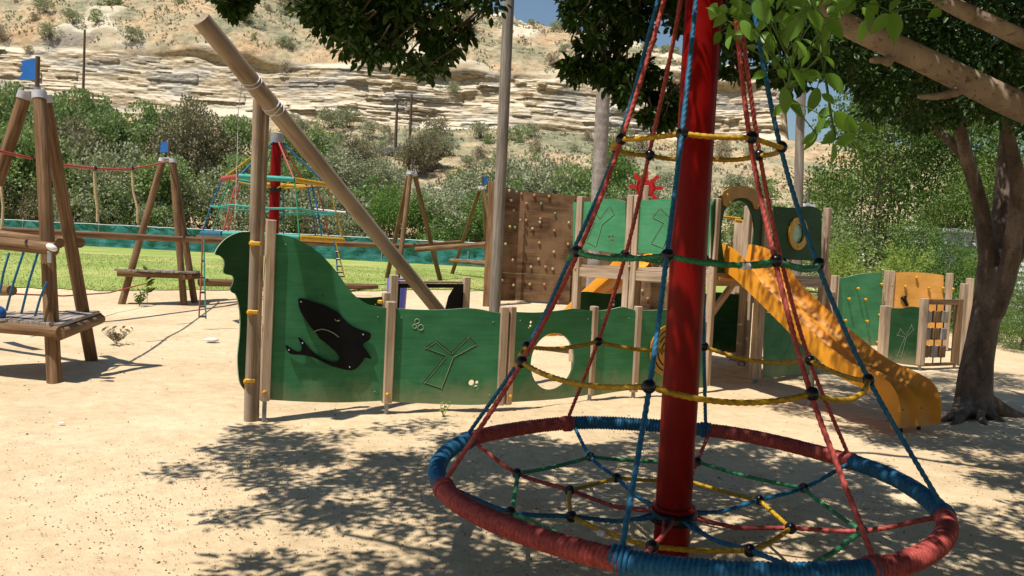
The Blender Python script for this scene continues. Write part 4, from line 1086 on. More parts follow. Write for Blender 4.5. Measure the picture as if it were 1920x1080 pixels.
# ================================================================== BROWN CLIMBING WALL
W = [at(908, 600, 18.9), at(976, 600, 19.7), at(1078, 600, 19.6), at(1262, 600, 18.6)]
for q in W: q.z = 0
cw = thing('climbing_wall', (W[1].x, W[1].y, .35), 'tall brown timber climbing wall dotted with coloured grips behind the ship', 'climbing wall')
M['wall_board'] = wood('brown_wall_board', (.06, .030, .014), (.125, .068, .034), (.23, .14, .075), grain=(9, 1.2, 1), worn=(.20, .12, .062))
tops = [(908, 340), (948, 350), (976, 358), (1078, 367), (1262, 380)]
for i, (x0, y0, x1, y1) in enumerate(((926, 345, 976, 358), (976, 358, 1078, 367), (1078, 367, 1262, 378))):
    P = Plane(W[i], W[i + 1]); s0_ = P.hit(x0, y0)[0]; s1_ = P.hit(x1, y1)[0]
    n_b = 4; zA, zB = P.hit(x0, y0)[1], P.hit(x1, y1)[1]; zlo = .42
    for k in range(n_b):
        q0, q1 = k / n_b, (k + 1) / n_b
        o_ = [(s0_, zlo + (zA - zlo) * q0 + .004), (s1_, zlo + (zB - zlo) * q0 + .004), (s1_, zlo + (zB - zlo) * q1), (s0_, zlo + (zA - zlo) * q1)]
        mb = MB().prism(P, o_, .03); mb.uv = [[(b_, a_ + k * 3.3) for a_, b_ in f_] for f_ in mb.uv]; mb.build('wall_board', M['wall_board'], cw)
for x, y, w_ in ((910, 340, .16), (921, 342, .15)):
    q = at(x, 600, 18.75); zt_ = at(x, y, 18.75).z
    MB().box((q.x, 18.75 + (x - 910) * .01, (zt_ + .2) / 2), (w_, .14, zt_ - .2), None, .01, x).build('post', M['post_brown'], cw)
hc = [paint('grip_' + c, v) for c, v in (('cream', (.46, .38, .26)), ('yellow', (.44, .32, .10)), ('pink', (.40, .20, .14)), ('green', (.14, .27, .15)), ('blue', (.18, .27, .33)))]
holds = [(925, 262, 0), (972, 270, 4), (1005, 283, 2), (1087, 290, 2), (1180, 298, 1), (937, 322, 0), (1037, 343, 2), (1130, 345, 3), (952, 385, 0), (1218, 407, 3), (1035, 450, 2), (1125, 440, 2), (1122, 462, 0), (995, 450, 2), (928, 490, 1), (960, 495, 3), (1075, 503, 0), (1213, 515, 2), (1305, 465, 0), (1118, 592, 1), (1300, 600, 1), (1210, 650, 0), (1113, 695, 0), (1065, 745, 0), (1157, 745, 2), (1203, 757, 0), (1058, 855, 1), (1150, 855, 2), (1243, 860, 0), (1050, 965, 1), (1235, 965, 2), (900, 600, 0), (945, 700, 0), (880, 830, 2), (950, 860, 0)]
for x, y, c in holds:
    px_, py_ = 680 + x / 3.375, 280 + y / 3.375
    i = 0 if px_ < 976 else 1; P = Plane(W[i], W[i + 1]); s_, z_ = P.hit(px_, py_)
    MB().sphere(P.pt(s_, z_, .02), .036, 10, 7, (1, .8, 1.1)).build('grip', hc[c], cw)
P = Plane(W[2], W[3])
for x, y, c in ((1150, 420, 0), (1205, 545, 0), (1222, 520, 1), (1215, 560, 2), (1140, 560, 0), (1238, 500, 0)):
    s_, z_ = P.hit(x, y); MB().sphere(P.pt(s_, z_, .02), .036, 10, 7, (1, .8, 1.1)).build('grip', hc[c], cw)

# ================================================================== PLAY TOWER
tA, tB, tC, tC2 = Vector((.93, 11.1, 0)), Pf[5].copy(), G(1415, 717), G(1524, 700)
tC2 = Vector((4.75, 11.85, 0))
LF = Plane(tA, tB); RF = Plane(tB, tC); RF2 = Plane(tC, tC2)
tw = thing('play_tower', tuple((tA + tC) / 2), 'raised green play tower with porthole, arch opening and pale square posts', 'play tower')
aL = math.atan2(LF.e.y, LF.e.x); aR = math.atan2(RF.e.y, RF.e.x)
ztop = lambda P, x, y: P.hit(x, y)[1]
post(tw, tA, ztop(LF, 1075, 369), .10, .1, aL, seed=41)
mL = LF.pt(LF.hit(1185, 480)[0], 0)
post(tw, mL - LF.e * .055, ztop(LF, 1181, 366), .095, .1, aL, seed=42); post(tw, mL + LF.e * .05, ztop(LF, 1193, 366), .09, .1, aL, seed=43)
post(tw, tB, ztop(LF, 1338, 372), .085, .08, aL, seed=44)
post(tw, tC - RF.e * .05, ztop(RF, 1438, 375), .095, .05, aR, seed=45); post(tw, tC + RF.e * .05, ztop(RF, 1448, 374), .09, .05, aR, seed=46)
post(tw, tC2, ztop(RF2, 1540, 388), .10, .1, aR, 'post', 47)
D1 = Vector((3.73, 12.31, 0)); zD = at(1395, 386, 12.31).z
post(tw, D1 - Vector((.05, 0, 0)), zD, .10, .05, aR, seed=48); post(tw, D1 + Vector((.055, .02, 0)), zD + .02, .10, .05, aR, seed=49)
D2 = at(1375, 600, 12.9); post(tw, D2, at(1377, 412, 12.9).z, .13, .05, aR, seed=50)
backs = [tA + Vector((1.05, 1.15, 0)), Vector((2.9, 13.2, 0)), tC2 + Vector((-1.0, .95, 0))]
for i, q in enumerate(backs): post(tw, q, 2.35, .095, .1, aR, seed=51 + i)
# platform planks and beams
zF = 1.50
def planks(poly, dirn, parent, z, wd=.12, gap=.012, th=.035):
    cen_ = sum(poly, Vector()) / len(poly); e_ = dirn.normalized(); f_ = Vector((-e_.y, e_.x, 0)); mb = MB(); n_ = len(poly)
    H2 = [((q - cen_).dot(e_), (q - cen_).dot(f_)) for q in poly]; y = min(q[1] for q in H2); hi = max(q[1] for q in H2); k = 0
    while y < hi - .02:
        ym = min(y + wd / 2, hi - .01); xs = []
        for i in range(n_):
            p0, p1 = H2[i], H2[(i + 1) % n_]
            if (p0[1] - ym) * (p1[1] - ym) < 0: xs.append(p0[0] + (p1[0] - p0[0]) * (ym - p0[1]) / (p1[1] - p0[1]))
        if len(xs) >= 2:
            a0, a1 = min(xs), max(xs); c_ = cen_ + e_ * (a0 + a1) / 2 + f_ * ym
            mb.box((c_.x, c_.y, z - th / 2 + .0015 * (k % 3)), (a1 - a0, wd - gap, th), Matrix.Rotation(math.atan2(e_.y, e_.x), 3, 'Z'), .004, k)
        y += wd; k += 1
    return mb.build('platform_planks', M['post'], parent)
planks([tA, tB, tC, D1 + Vector((-.1, .3, 0)), backs[1], backs[0]], LF.e, tw, zF)
planks([tC, tC2, backs[2], D1], RF2.e, tw, zF - .005)
def rail(parent, a, b_, z, hgt=.12, th=.045, mat='post', nm='beam', seed=0):
    a, b_ = Vector(a), Vector(b_); d = b_ - a; L_ = d.xy.length; c_ = (a + b_) / 2
    zz = z if hasattr(z, '__len__') else (z, z)
    R = Matrix.Rotation(math.atan2(d.y, d.x), 3, 'Z') @ Matrix.Rotation(-math.atan2(zz[1] - zz[0], L_), 3, 'Y')
    return MB().box((c_.x, c_.y, (zz[0] + zz[1]) / 2), (math.hypot(L_, zz[1] - zz[0]), th, hgt), R, .005, seed).build(nm, M[mat], parent)
for i, (a, b_) in enumerate(((tA, tB), (tB, tC), (tC, tC2), (backs[0], backs[1]), (tC2, backs[2]), (tA, backs[0]))):
    rail(tw, a, b_, zF - .105, .13, .05, 'post', seed=60 + i)
rail(tw, tA.lerp(tC2, .2) + Vector((0, .5, 0)), D1, zF - .11, .12, .05)
for x, y in ((1170, 500), (1184, 500), (1083, 503)):
    s_, z_ = LF.hit(x, y); knob(tw, LF.pt(s_, z_, .055), LF.n, .018)
c7 = lambda l: crop(l, 1040, 300, 3.6)
u1 = board(LF, c7([(128, 284), (200, 284), (290, 275), (340, 263), (390, 260), (430, 266), (480, 281)]), c7([(478, 636), (360, 622), (240, 606), (125, 598)]), 'green_light_sunlit', 'upper_panel', tw,
           holes=[circ(LF, 1040 + x / 3.6, 300 + y / 3.6, 2.3, 3.2) for x, y in ((372, 520), (396, 518), (392, 545))])
engraving(LF, c7([(265, 342), (228, 402), (275, 425), (218, 555), (282, 588), (325, 438), (405, 370), (373, 315), (308, 400), (265, 342)]), u1)
u2 = board(LF, c7([(553, 272), (650, 270), (740, 264), (800, 260), (900, 266), (1070, 262)]), c7([(1068, 665), (900, 655), (760, 643), (550, 622)]), 'green_light_sunlit', 'upper_panel', tw)
engraving(LF, c7([(715, 328), (664, 390), (740, 428), (655, 565), (735, 598), (790, 445), (870, 395), (845, 340), (775, 390), (715, 328)]), u2)
for i, (x0, x1) in enumerate(((1085, 1172), (1196, 1330))):
    rail(tw, LF.pt(LF.hit(x0, 485)[0], 0), LF.pt(LF.hit(x1, 485)[0], 0), LF.hit(x0, 476)[1] - .035, .04, .06, 'post')
# arch board with its brown arc
aro = [(1334, 512), (1334, 385), (1340, 373), (1352, 366), (1362, 352), (1385, 347), (1408, 352), (1424, 366), (1430, 384), (1432, 512), (1401, 512), (1409, 470), (1414, 430), (1411, 405), (1402, 385), (1388, 376), (1370, 379), (1357, 396), (1351, 425), (1352, 455), (1357, 490), (1358, 512)]
board(RF, aro[:10], aro[10:], 'green_dark_shaded', 'arch_panel', tw, dn=False, edge='green_dark_shaded')
arc = crop([(178, 165), (190, 140), (225, 118), (270, 105), (320, 102), (370, 112), (410, 135), (435, 160), (455, 190), (420, 262), (400, 255), (385, 215), (350, 188), (310, 182), (265, 190), (235, 215), (212, 245), (190, 230)], 1300, 320, 3.6)
ar = MB().prism(RF, hits(RF, arc), .018, .032).build('arch_trim', M['ochre'], tw)
for x, y in ((213, 163), (228, 215), (435, 192), (418, 238)):
    s_, z_ = RF.hit(1300 + x / 3.6, 320 + y / 3.6); knob(ar, RF.pt(s_, z_, .034), RF.n, .018)
MB().tube([at(1352, 406, 12.2), at(1388, 410, 12.3)], .02, 8).build('grab_bar', M['yellow'], tw)
MB().tube([at(1378, 413, 12.25), at(1390, 415, 12.3)], .03, 8).build('grab_bar', M['yellow'], tw)
# porthole board
po = crop([(543, 240), (620, 248), (700, 250), (745, 242), (790, 240), (830, 252), (862, 274)], 1300, 320, 3.6)
pb_ = crop([(860, 610), (760, 606), (620, 600), (541, 600)], 1300, 320, 3.6)
cx_, cy_ = 1300 + 698 / 3.6, 320 + 425 / 3.6
ph = board(RF2, po, pb_, 'green_dark_shaded', 'porthole_panel', tw, holes=[circ(RF2, cx_, cy_, 10.5, 18.5, 28)], edge='green_dark_shaded')
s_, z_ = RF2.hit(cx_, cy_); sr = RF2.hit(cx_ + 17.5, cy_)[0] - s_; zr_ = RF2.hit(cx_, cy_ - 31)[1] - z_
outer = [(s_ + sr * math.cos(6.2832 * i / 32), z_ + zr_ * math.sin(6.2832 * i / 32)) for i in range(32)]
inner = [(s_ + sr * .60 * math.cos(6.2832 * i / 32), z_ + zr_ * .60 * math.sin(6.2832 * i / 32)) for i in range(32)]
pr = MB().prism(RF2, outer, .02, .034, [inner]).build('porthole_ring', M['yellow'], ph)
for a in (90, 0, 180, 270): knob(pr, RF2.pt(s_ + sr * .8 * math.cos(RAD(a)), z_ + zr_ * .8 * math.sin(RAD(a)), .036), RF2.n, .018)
MB().prism(RF2, inner, .006, -.004).build('porthole_pane', M['hole_fill'], ph)  # added sheet in place of the far green panel seen through the hole
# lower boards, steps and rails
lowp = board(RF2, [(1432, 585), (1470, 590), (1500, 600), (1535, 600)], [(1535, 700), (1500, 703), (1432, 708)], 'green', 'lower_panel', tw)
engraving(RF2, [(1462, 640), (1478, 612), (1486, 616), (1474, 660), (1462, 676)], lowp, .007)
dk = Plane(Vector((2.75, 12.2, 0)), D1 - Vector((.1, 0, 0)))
board(dk, [(1318, 552), (1345, 548), (1388, 553)], [(1388, 662), (1318, 655)], 'green_dark_shaded', 'inner_panel', tw, holes=[circ(dk, 1345, 572, 2, 3.5)], edge='green_dark_shaded')
rail(tw, tC + Vector((.1, .1, 0)), tC2, 1.02, .10, .05); rail(tw, tC2, backs[2], 1.05, .1, .05)
q = tC2 + Vector((.02, -.03, 0)); 
rail(tw, tC2 + Vector((-.02, .1, 0)), tC2 + Vector((.75, .9, 0)), (1.5, .1), .14, .05, 'post_brown', 'ramp_side')
rail(tw, tC2 + Vector((-.55, .6, 0)), tC2 + Vector((.2, 1.4, 0)), (1.5, .1), .14, .05, 'post_brown', 'ramp_side')
for i in range(7):
    f_ = i / 6.5; c_ = tC2 + Vector((-.28, .35, 0)) + Vector((.77, .8, 0)) * f_
    MB().box((c_.x, c_.y, 1.45 - 1.35 * f_), (.72, .12, .03), Matrix.Rotation(RAD(135), 3, 'Z'), .004, i).build('step', M['post'], tw)
gp = at(1560, 600, 13.4)
post(tw, gp, at(1559, 516, 13.4).z, .1, .1, aR, seed=71)
rail(tw, tC2 + Vector((.05, .2, 0)), gp, 1.18, .1, .05)
rail(tw, tB + Vector((.05, .05, 0)), tC - Vector((.2, .2, 0)), (1.42, 1.42), .04, .12, 'orange_board', 'slide_sill')
rail(tw, tB + Vector((.03, .1, 0)), tB + Vector((.45, .55, 0)), (.95, 1.4), .09, .05, 'post', 'brace')

# ship wheel on the far rail
wc = at(1212, 351, 12.6); wh = thing('steering_wheel', (wc.x, wc.y, wc.z - .3), 'red eight-spoked ship steering wheel on top of the tower rail', 'ship wheel')
Pw = Plane((wc.x - 1, wc.y - .05), (wc.x, wc.y + .05)); sw = 1.0
for_out = []
for i in range(8):
    a = RAD(90 + 45 * i)
    for da, r_ in ((-17, .185), (-9, .20), (-7, .30), (-3, .33), (3, .33), (7, .30), (9, .20), (17, .185)):
        for_out.append((1.0025 + r_ * math.cos(a + RAD(-da)) * .86, wc.z + r_ * math.sin(a + RAD(-da)) * .86))
MB().prism(Pw, for_out, .03, .015, [[(1.0025 + dx + .016 * math.cos(t_), wc.z + dz + .022 * math.sin(t_)) for t_ in np.linspace(0, 6.0, 9)] for dx, dz in ((-.06, -.03), (.045, -.03))]).build('wheel', M['red_board'], wh)
MB().box((wc.x, wc.y + .06, wc.z - .42), (.09, .07, .9), None, .006).build('stand', M['post'], wh)
rail(tw, backs[0], backs[1], 2.3, .10, .05)

# ================================================================== SLIDES
def slide(label, path, width, edge_h, start_h, lanes=2, hump=True):
    """a moulded chute: path = [(point, up)], swept W-shaped section with thickness"""
    P_ = [Vector(p) for p in path]
    k = 5; pts = []
    for i in range(len(P_) - 1):
        p0, p1, p2, p3 = P_[max(0, i - 1)], P_[i], P_[i + 1], P_[min(len(P_) - 1, i + 2)]
        for q in range(k):
            t_ = q / k; pts.append(.5 * ((2 * p1) + (-p0 + p2) * t_ + (2 * p0 - 5 * p1 + 4 * p2 - p3) * t_ ** 2 + (-p0 + 3 * p1 - 3 * p2 + p3) * t_ ** 3))
    pts.append(P_[-1]); n_ = len(pts)
    hd = Vector((P_[-1].x - P_[0].x, P_[-1].y - P_[0].y, 0)).normalized(); lat = Vector((-hd.y, hd.x, 0))
    h = width / 2
    rows = []
    for i, p in enumerate(pts):
        f_ = i / (n_ - 1); tgt = (pts[min(i + 1, n_ - 1)] - pts[max(i - 1, 0)]).normalized(); up = tgt.cross(lat)
        eh = edge_h + (start_h - edge_h) * max(0, 1 - (f_ / .26) ** 2)
        if f_ > .80: eh *= 1 - .70 * (f_ - .80) / .20
        sec = []
        m_ = 24
        for j in range(m_ + 1):
            x = -1 + 2 * j / m_; ax_ = abs(x)
            ridge = (.62 if f_ > .12 else .15) if lanes == 2 else 0
            lane = (2 * ax_ - 1) if lanes == 2 else x      # -1..1 across one lane
            zc = eh * (max(0, lane) ** 3.2 if lanes == 2 else abs(x) ** 3.2)
            zc = zc if not (lanes == 2 and lane < 0) else eh * ridge * (-lane) ** 3.2
            sec.append((x * h, zc))
        top = [(-h - .012, -.03), (-h - .012, eh * .8)] + [(a, b_) for a, b_ in sec] + [(h + .012, eh * .8), (h + .012, -.03)]
        bot = [(a, b_ - .022) for a, b_ in reversed(sec[1:-1])]
        rows.append([p + lat * a + up * b_ for a, b_ in top + bot])
    mb = MB(); c_ = len(rows[0]); vs = [q for r_ in rows for q in r_]; fs = []
    for i in range(n_ - 1):
        for j in range(c_): fs.append((i * c_ + j, i * c_ + (j + 1) % c_, (i + 1) * c_ + (j + 1) % c_, (i + 1) * c_ + j))
    fs.append(tuple(range(c_))); fs.append(tuple(reversed(range((n_ - 1) * c_, n_ * c_))))
    mb.add(vs, fs, None, True)
    t = thing('slide', (pts[-1].x, pts[-1].y, 0), label, 'slide')
    o = mb.build('chute', M['slide'], t)
    e_ = o.modifiers.new('edge', 'EDGE_SPLIT'); e_.split_angle = RAD(50)
    return t, pts, lat, hd
st, spts, slat, shd = slide('large orange double-lane plastic slide coming down from the tower towards the tree', [(2.84, 10.22, 1.56), (3.02, 9.93, 1.52), (3.30, 9.42, 1.18), (3.60, 8.86, .78), (3.86, 8.42, .50), (4.03, 8.10, .40), (4.14, 7.92, .30), (4.18, 7.83, .05)], .68, .17, .33)
for q in (-.14, .16):
    p = spts[-5] + slat * q - shd * .0; MB().tube([(p.x, p.y, -.1), (p.x, p.y, p.z - .03)], .02, 10).build('support_leg', M['black_plastic'], st)
mp = (spts[14]); MB().tube([(mp.x, mp.y, -.1), (mp.x, mp.y, mp.z - .05)], .03, 10).build('support_leg', M['steel'], st)
slide('second orange slide on the far side of the tower, seen under the platform', [(1.95, 11.75, 1.5), (1.78, 11.95, 1.45), (1.3, 12.45, .92), (.98, 12.8, .50), (.80, 12.98, .30), (.66, 13.1, .26)], .5, .12, .22, lanes=1)

# ================================================================== RIGHT CLIMBING ENCLOSURE
w0, w1, w2 = at(1560, 640, 15.3), at(1659, 640, 15.9), at(1776, 640, 15.6)
f0, f1, f2 = G(1654, 684), G(1724, 693), G(1789, 690)
for q in (w0, w1, w2): q.z = 0
en = thing('climbing_enclosure', tuple((f0 + w2) / 2), 'green and orange climbing panels with yellow grips and a wooden block net by the tree', 'climbing panels')
PW0, PW1, PF0, PF1 = Plane(w0, w1), Plane(w1, w2), Plane(f0, f1), Plane(f1, f2)
post(en, w0, PW0.hit(1556, 516)[1], .10, .1, 0, seed=81)
post(en, w1, PW0.hit(1660, 507)[1], .16, .1, 0, seed=82); post(en, w2 - Vector((.05, 0, 0)), PW1.hit(1775, 512)[1], .11, .1, 0, seed=83)
wx = G(1797, 684); post(en, wx, at(1800, 531, wx.y).z, .10, .05, .1, seed=84); post(en, w2 + Vector((.25, -.2, 0)), at(1786, 520, 15.4).z, .11, .1, 0, 'post', 85)
post(en, f0, PF0.hit(1657, 573)[1], .14, .05, .2, seed=86); post(en, f1, PF0.hit(1727, 559)[1], .10, .1, .2, seed=87)
board(PW0, crop([(118, 222), (180, 215), (240, 200), (310, 193), (360, 192)], 1520, 440, 2.7), crop([(355, 562), (240, 565), (118, 555)], 1520, 440, 2.7), 'green_light_sunlit', 'climbing_panel', en, label='green climbing panel with yellow grips')
board(PW1, crop([(405, 192), (480, 190), (560, 192), (640, 200), (672, 206)], 1520, 440, 2.7), crop([(672, 560), (405, 562)], 1520, 440, 2.7), 'orange_board', 'climbing_panel', en, label='orange climbing panel', edge='orange_board')
lowb = board(PF0, crop([(385, 378), (420, 372), (470, 372), (510, 364), (550, 368)], 1520, 440, 2.7), crop([(548, 664), (470, 656), (375, 638)], 1520, 440, 2.7), 'green_dark_shaded', 'low_panel', en)
engraving(PF0, crop([(455, 475), (436, 510), (475, 520), (433, 615), (462, 622), (487, 520), (525, 480), (512, 455), (482, 505), (455, 475)], 1520, 440, 2.7), lowb, .012)
for x, y, P in ((232, 272, PW0), (186, 324, PW0), (269, 327, PW0), (351, 250, PW0), (277, 437, PW0), (340, 405, PW0), (168, 433, PW0), (330, 543, PW0), (534, 217, PW1), (477, 262, PW1), (407, 255, PW1), (595, 270, PW1), (668, 270, PW1), (717, 275, PW1)):
    s_, z_ = P.hit(1520 + x / 2.7, 440 + y / 2.7); p = P.pt(s_, z_, .05)
    MB().tube([P.pt(s_, z_, .01), p], [.018, .028], 8).sphere(p, .03, 10, 7).build('grip', M['yellow'], en)
s_, z_ = PW1.hit(1520 + 470 / 2.7, 440 + 335 / 2.7)
MB().tube([PW1.pt(s_ - .05, z_ + .07, .03), PW1.pt(s_, z_ + .03, .05), PW1.pt(s_ + .02, z_ + .1, .04)], .035, 8).tube([PW1.pt(s_, z_ + .03, .05), PW1.pt(s_ + .07, z_ - .09, .03)], .035, 8).build('black_grip', M['black'], en)
# block net
rail(en, f1, f2, PF1.hit(1760, 566)[1], .09, .06, 'post_brown', 'top_rail'); rail(en, f1, f2, PF1.hit(1757, 683)[1], .05, .05, 'post_brown', 'bottom_rail')
for i, x in enumerate((1741, 1757, 1772)):
    s_, za = PF1.hit(x, 568); _, zb2 = PF1.hit(x - 4, 682); MB().tube([PF1.pt(s_, za, 0), PF1.pt(s_, zb2, 0)], .012, 6).build('cable', M['black_plastic'], en)
    for y in (594, 626, 659):
        _, zc = PF1.hit(x, y); c_ = PF1.pt(s_, zc, 0)
        MB().box(c_, (.155, .06, .20), Matrix.Rotation(math.atan2(PF1.e.y, PF1.e.x), 3, 'Z'), .01, i * 3 + y).build('wood_block', M['post_brown'] if (i + y) % 2 else M['plank'], en)
post(en, f2, PF1.hit(1783, 560)[1], .10, .1, .1, 'post_brown', 88)

# ================================================================== FOREGROUND CAROUSEL NET CLIMBER
cc0 = Vector((.933, 4.138, 0)); cr = thing('rope_carousel', tuple(cc0), 'big red-poled rope carousel with red and blue wrapped ring in the foreground', 'carousel')
def cp(r_, a, z): return Vector((cc0.x + r_ * math.cos(RAD(a)), cc0.y + r_ * math.sin(RAD(a)), z))
MB().tube([cp(0, 0, -.2), cp(0, 0, .22), cp(0, 0, 1.0), cp(0, 0, 2.2), cp(0, 0, 3.9)], .0965, 48).build('pole', M['red_paint'], cr)
MB().tube([cp(0, 0, .262), cp(0, 0, .264), cp(0, 0, .285), cp(0, 0, .287)], [.10, .118, .118, .10], 40).build('flange', M['red_paint'], cr)
MB().tube([cp(0, 0, .20), cp(0, 0, .202), cp(0, 0, .258), cp(0, 0, .26)], [.098, .128, .132, .10], 40).build('hub', M['black_plastic'], cr)
MB().tube([cp(0, 0, 3.62), cp(0, 0, 3.9), cp(0, 0, 3.93)], [.13, .13, .05], 32).build('pole_cap', M['steel'], cr)
JA = [-111, -65.5, -20, 24.5, 69, 113, 155, -161]     # junction angles, rope colours alternate
JC = ['blue', 'red', 'blue', 'red', 'blue', 'red', 'blue', 'red']
SEG = ['blue', 'red', 'blue', 'red', 'blue', 'red', 'blue', 'red']   # ring sleeve from junction i to i+1
RR, ZR = 1.285, .445
def fine(pts, step):
    P_ = [Vector(p) for p in pts]; o = []
    for i in range(len(P_) - 1):
        p0, p1, p2, p3 = P_[max(0, i - 1)], P_[i], P_[i + 1], P_[min(len(P_) - 1, i + 2)]
        if i == 0: p0 = 2 * p1 - p2
        if i == len(P_) - 2: p3 = 2 * p2 - p1
        k_ = max(2, int((p2 - p1).length / step))
        for q in range(k_):
            t_ = q / k_; o.append(.5 * ((2 * p1) + (-p0 + p2) * t_ + (2 * p0 - 5 * p1 + 4 * p2 - p3) * t_ ** 2 + (-p0 + 3 * p1 - 3 * p2 + p3) * t_ ** 3))
    o.append(P_[-1]); return o
def crope(name, pts, r_, mat, parent, step=.008):
    return MB().tube(fine(pts, step), r_, 15, True, twist=(3, .05, .34)).build(name, M[mat], parent)
for i in range(8):
    a0, a1 = JA[i], JA[(i + 1) % 8]
    if a1 < a0: a1 += 360
    # wound sleeve: radius follows each turn of the winding; slight unevenness
    n_t = int(RR * RAD(a1 - a0) / .0205); k_ = n_t * 5; pts = []; rad = []
    for j in range(k_ + 1):
        a = a0 + (a1 - a0) * j / k_; pts.append(cp(RR, a, ZR + .004 * math.sin(a * .13)))
        u_ = (j / 5) % 1; e_ = min(j, k_ - j) / 6
        rad.append(.0445 * (1 + .21 * (abs(math.sin(math.pi * u_)) - .6) + .018 * math.sin(j * .37) + .012 * math.sin(j * .11 + i)) + (.006 if e_ < 1 else 0))
    mb = MB(); mb.tube(pts, rad, 26, False)
    # skew the windings so the turns lean like a wound rope
    V_ = mb.v; n_ = 26; new = list(V_)
    for j in range(len(pts)):
        for q in range(n_):
            sh = 3.2 * math.sin(2 * math.pi * q / n_) 
            j2 = j + sh; jf = int(math.floor(j2)); fr = j2 - jf
            if 0 <= jf < len(pts) - 1:
                rr_ = rad[jf] * (1 - fr) + rad[jf + 1] * fr; c_ = pts[j]; d_v = Vector(V_[j * n_ + q]) - c_
                new[j * n_ + q] = tuple(c_ + d_v.normalized() * rr_)
    mb.v = new
    mb.build('ring_sleeve', M['rope_' + SEG[i]], cr, SEG[i] + ' wound rope sleeve of the ring')
lev = [(RR, ZR + .03), (.915, 1.065), (.65, 1.63), (.435, 2.215), (.25, 2.95), (.12, 3.68)]
for i in range(8):
    j = rng.normal(0, .012, 6)
    pts = [cp(r_ + (j[q] if 0 < q < 5 else 0), JA[i], z) for q, (r_, z) in enumerate(lev)]
    crope('upright_rope', pts, .0115, 'rope_' + JC[i], cr, .007)
    # lashing where the rope meets the ring
    tang = Vector((-math.sin(RAD(JA[i])), math.cos(RAD(JA[i])), 0)); q0 = cp(RR, JA[i], ZR)
    L_ = []
    for k_ in range(53):
        a = 2 * math.pi * k_ / 15; rd = .046; out = Vector((math.cos(RAD(JA[i])), math.sin(RAD(JA[i])), 0))
        L_.append(q0 + tang * (.019 * (k_ / 15 - 1.75)) + out * rd * math.cos(a) + Vector((0, 0, rd * math.sin(a))))
    MB().tube(L_, .0095, 7, True).build('lashing', M['rope_' + JC[i]], cr)
def ball(p, parent, ax=None, r_=.032):
    q = (ax or Vector((0, 0, 1))).to_track_quat('Z', 'Y').to_matrix(); mb = MB()
    mb.sphere(p, r_, 18, 12, (1, 1, .93), q); return mb.build('rope_joint', M['black_plastic'], parent)
def hoop(li, colour, sg, name, rad_=None, z_=None, angs_=None, rr=.0125, drop=.0, bulge=1.0):
    for i in range(8):
        a0, a1 = JA[i], JA[(i + 1) % 8]
        if a1 < a0: a1 += 360
        r0, z0 = (lev[li] if rad_ is None else (rad_, z_))
        pts = []
        for k_ in range(7):
            t_ = k_ / 6; a = a0 + (a1 - a0) * t_; chord = r0 * (math.cos(RAD((a1 - a0) / 2)) / math.cos(RAD(a - (a0 + a1) / 2)))
            out_ = chord + (r0 - chord) * .35 + bulge * .0
            pts.append(cp(out_ + .018 * math.sin(math.pi * t_) ** .5 * bulge, a, z0 - 4 * sg * (1 + .25 * math.sin(i * 2.3)) * t_ * (1 - t_) - .0))
        crope(name, pts, rr, colour, cr, .008)
        ball(cp(r0, JA[i], z0), cr, Vector((math.cos(RAD(JA[i])), math.sin(RAD(JA[i])), .2)))
hoop(1, 'rope_yellow', .045, 'hoop_rope')
hoop(2, 'rope_green', .030, 'hoop_rope')
hoop(3, 'rope_yellow', .012, 'hoop_rope')
# flat web inside the ring
GN, YN = (.935, .305), (.60, .262)
for i in range(8):
    col = 'red' if JC[i] == 'blue' else 'blue'
    e_ = cp(RR - .04, JA[i] - 1.5, ZR - .01)
    hub = cp(.125, JA[i] * 1.0, .235)
    crope('web_spoke', [e_, cp(GN[0], JA[i], GN[1] + .0), cp(YN[0], JA[i], YN[1]), cp(.36, JA[i], .222), cp(.26, JA[i], .222)], .0115, 'rope_' + col, cr)
    crope('web_spoke', [cp(.27, JA[i], .222), cp(.19, JA[i] + 5, .226), cp(.125, JA[i] + 10, .238)], .0085, 'rope_' + col, cr)
    crope('web_spoke', [cp(.27, JA[i], .222), cp(.19, JA[i] - 5, .226), cp(.125, JA[i] - 10, .238)], .0085, 'rope_' + col, cr)
hoop(0, 'rope_green', .012, 'web_ring_rope', GN[0], GN[1], rr=.0115, bulge=-1.5)
hoop(0, 'rope_yellow', .008, 'web_ring_rope', YN[0], YN[1], rr=.0115, bulge=-.5)
for li, a, q in ((2, -65.5, -14),):
    p0, p1 = cp(.645, -78, 1.600), cp(.65, -81, 1.597); MB().tube([p0, p1], .0165, 12).build('tag_sleeve', M['tag'], cr)
p0, p1 = cp(.585, -140, .250), cp(.575, -136.5, .249); MB().tube([p0, p1], .0165, 12).build('tag_sleeve', M['tag'], cr)

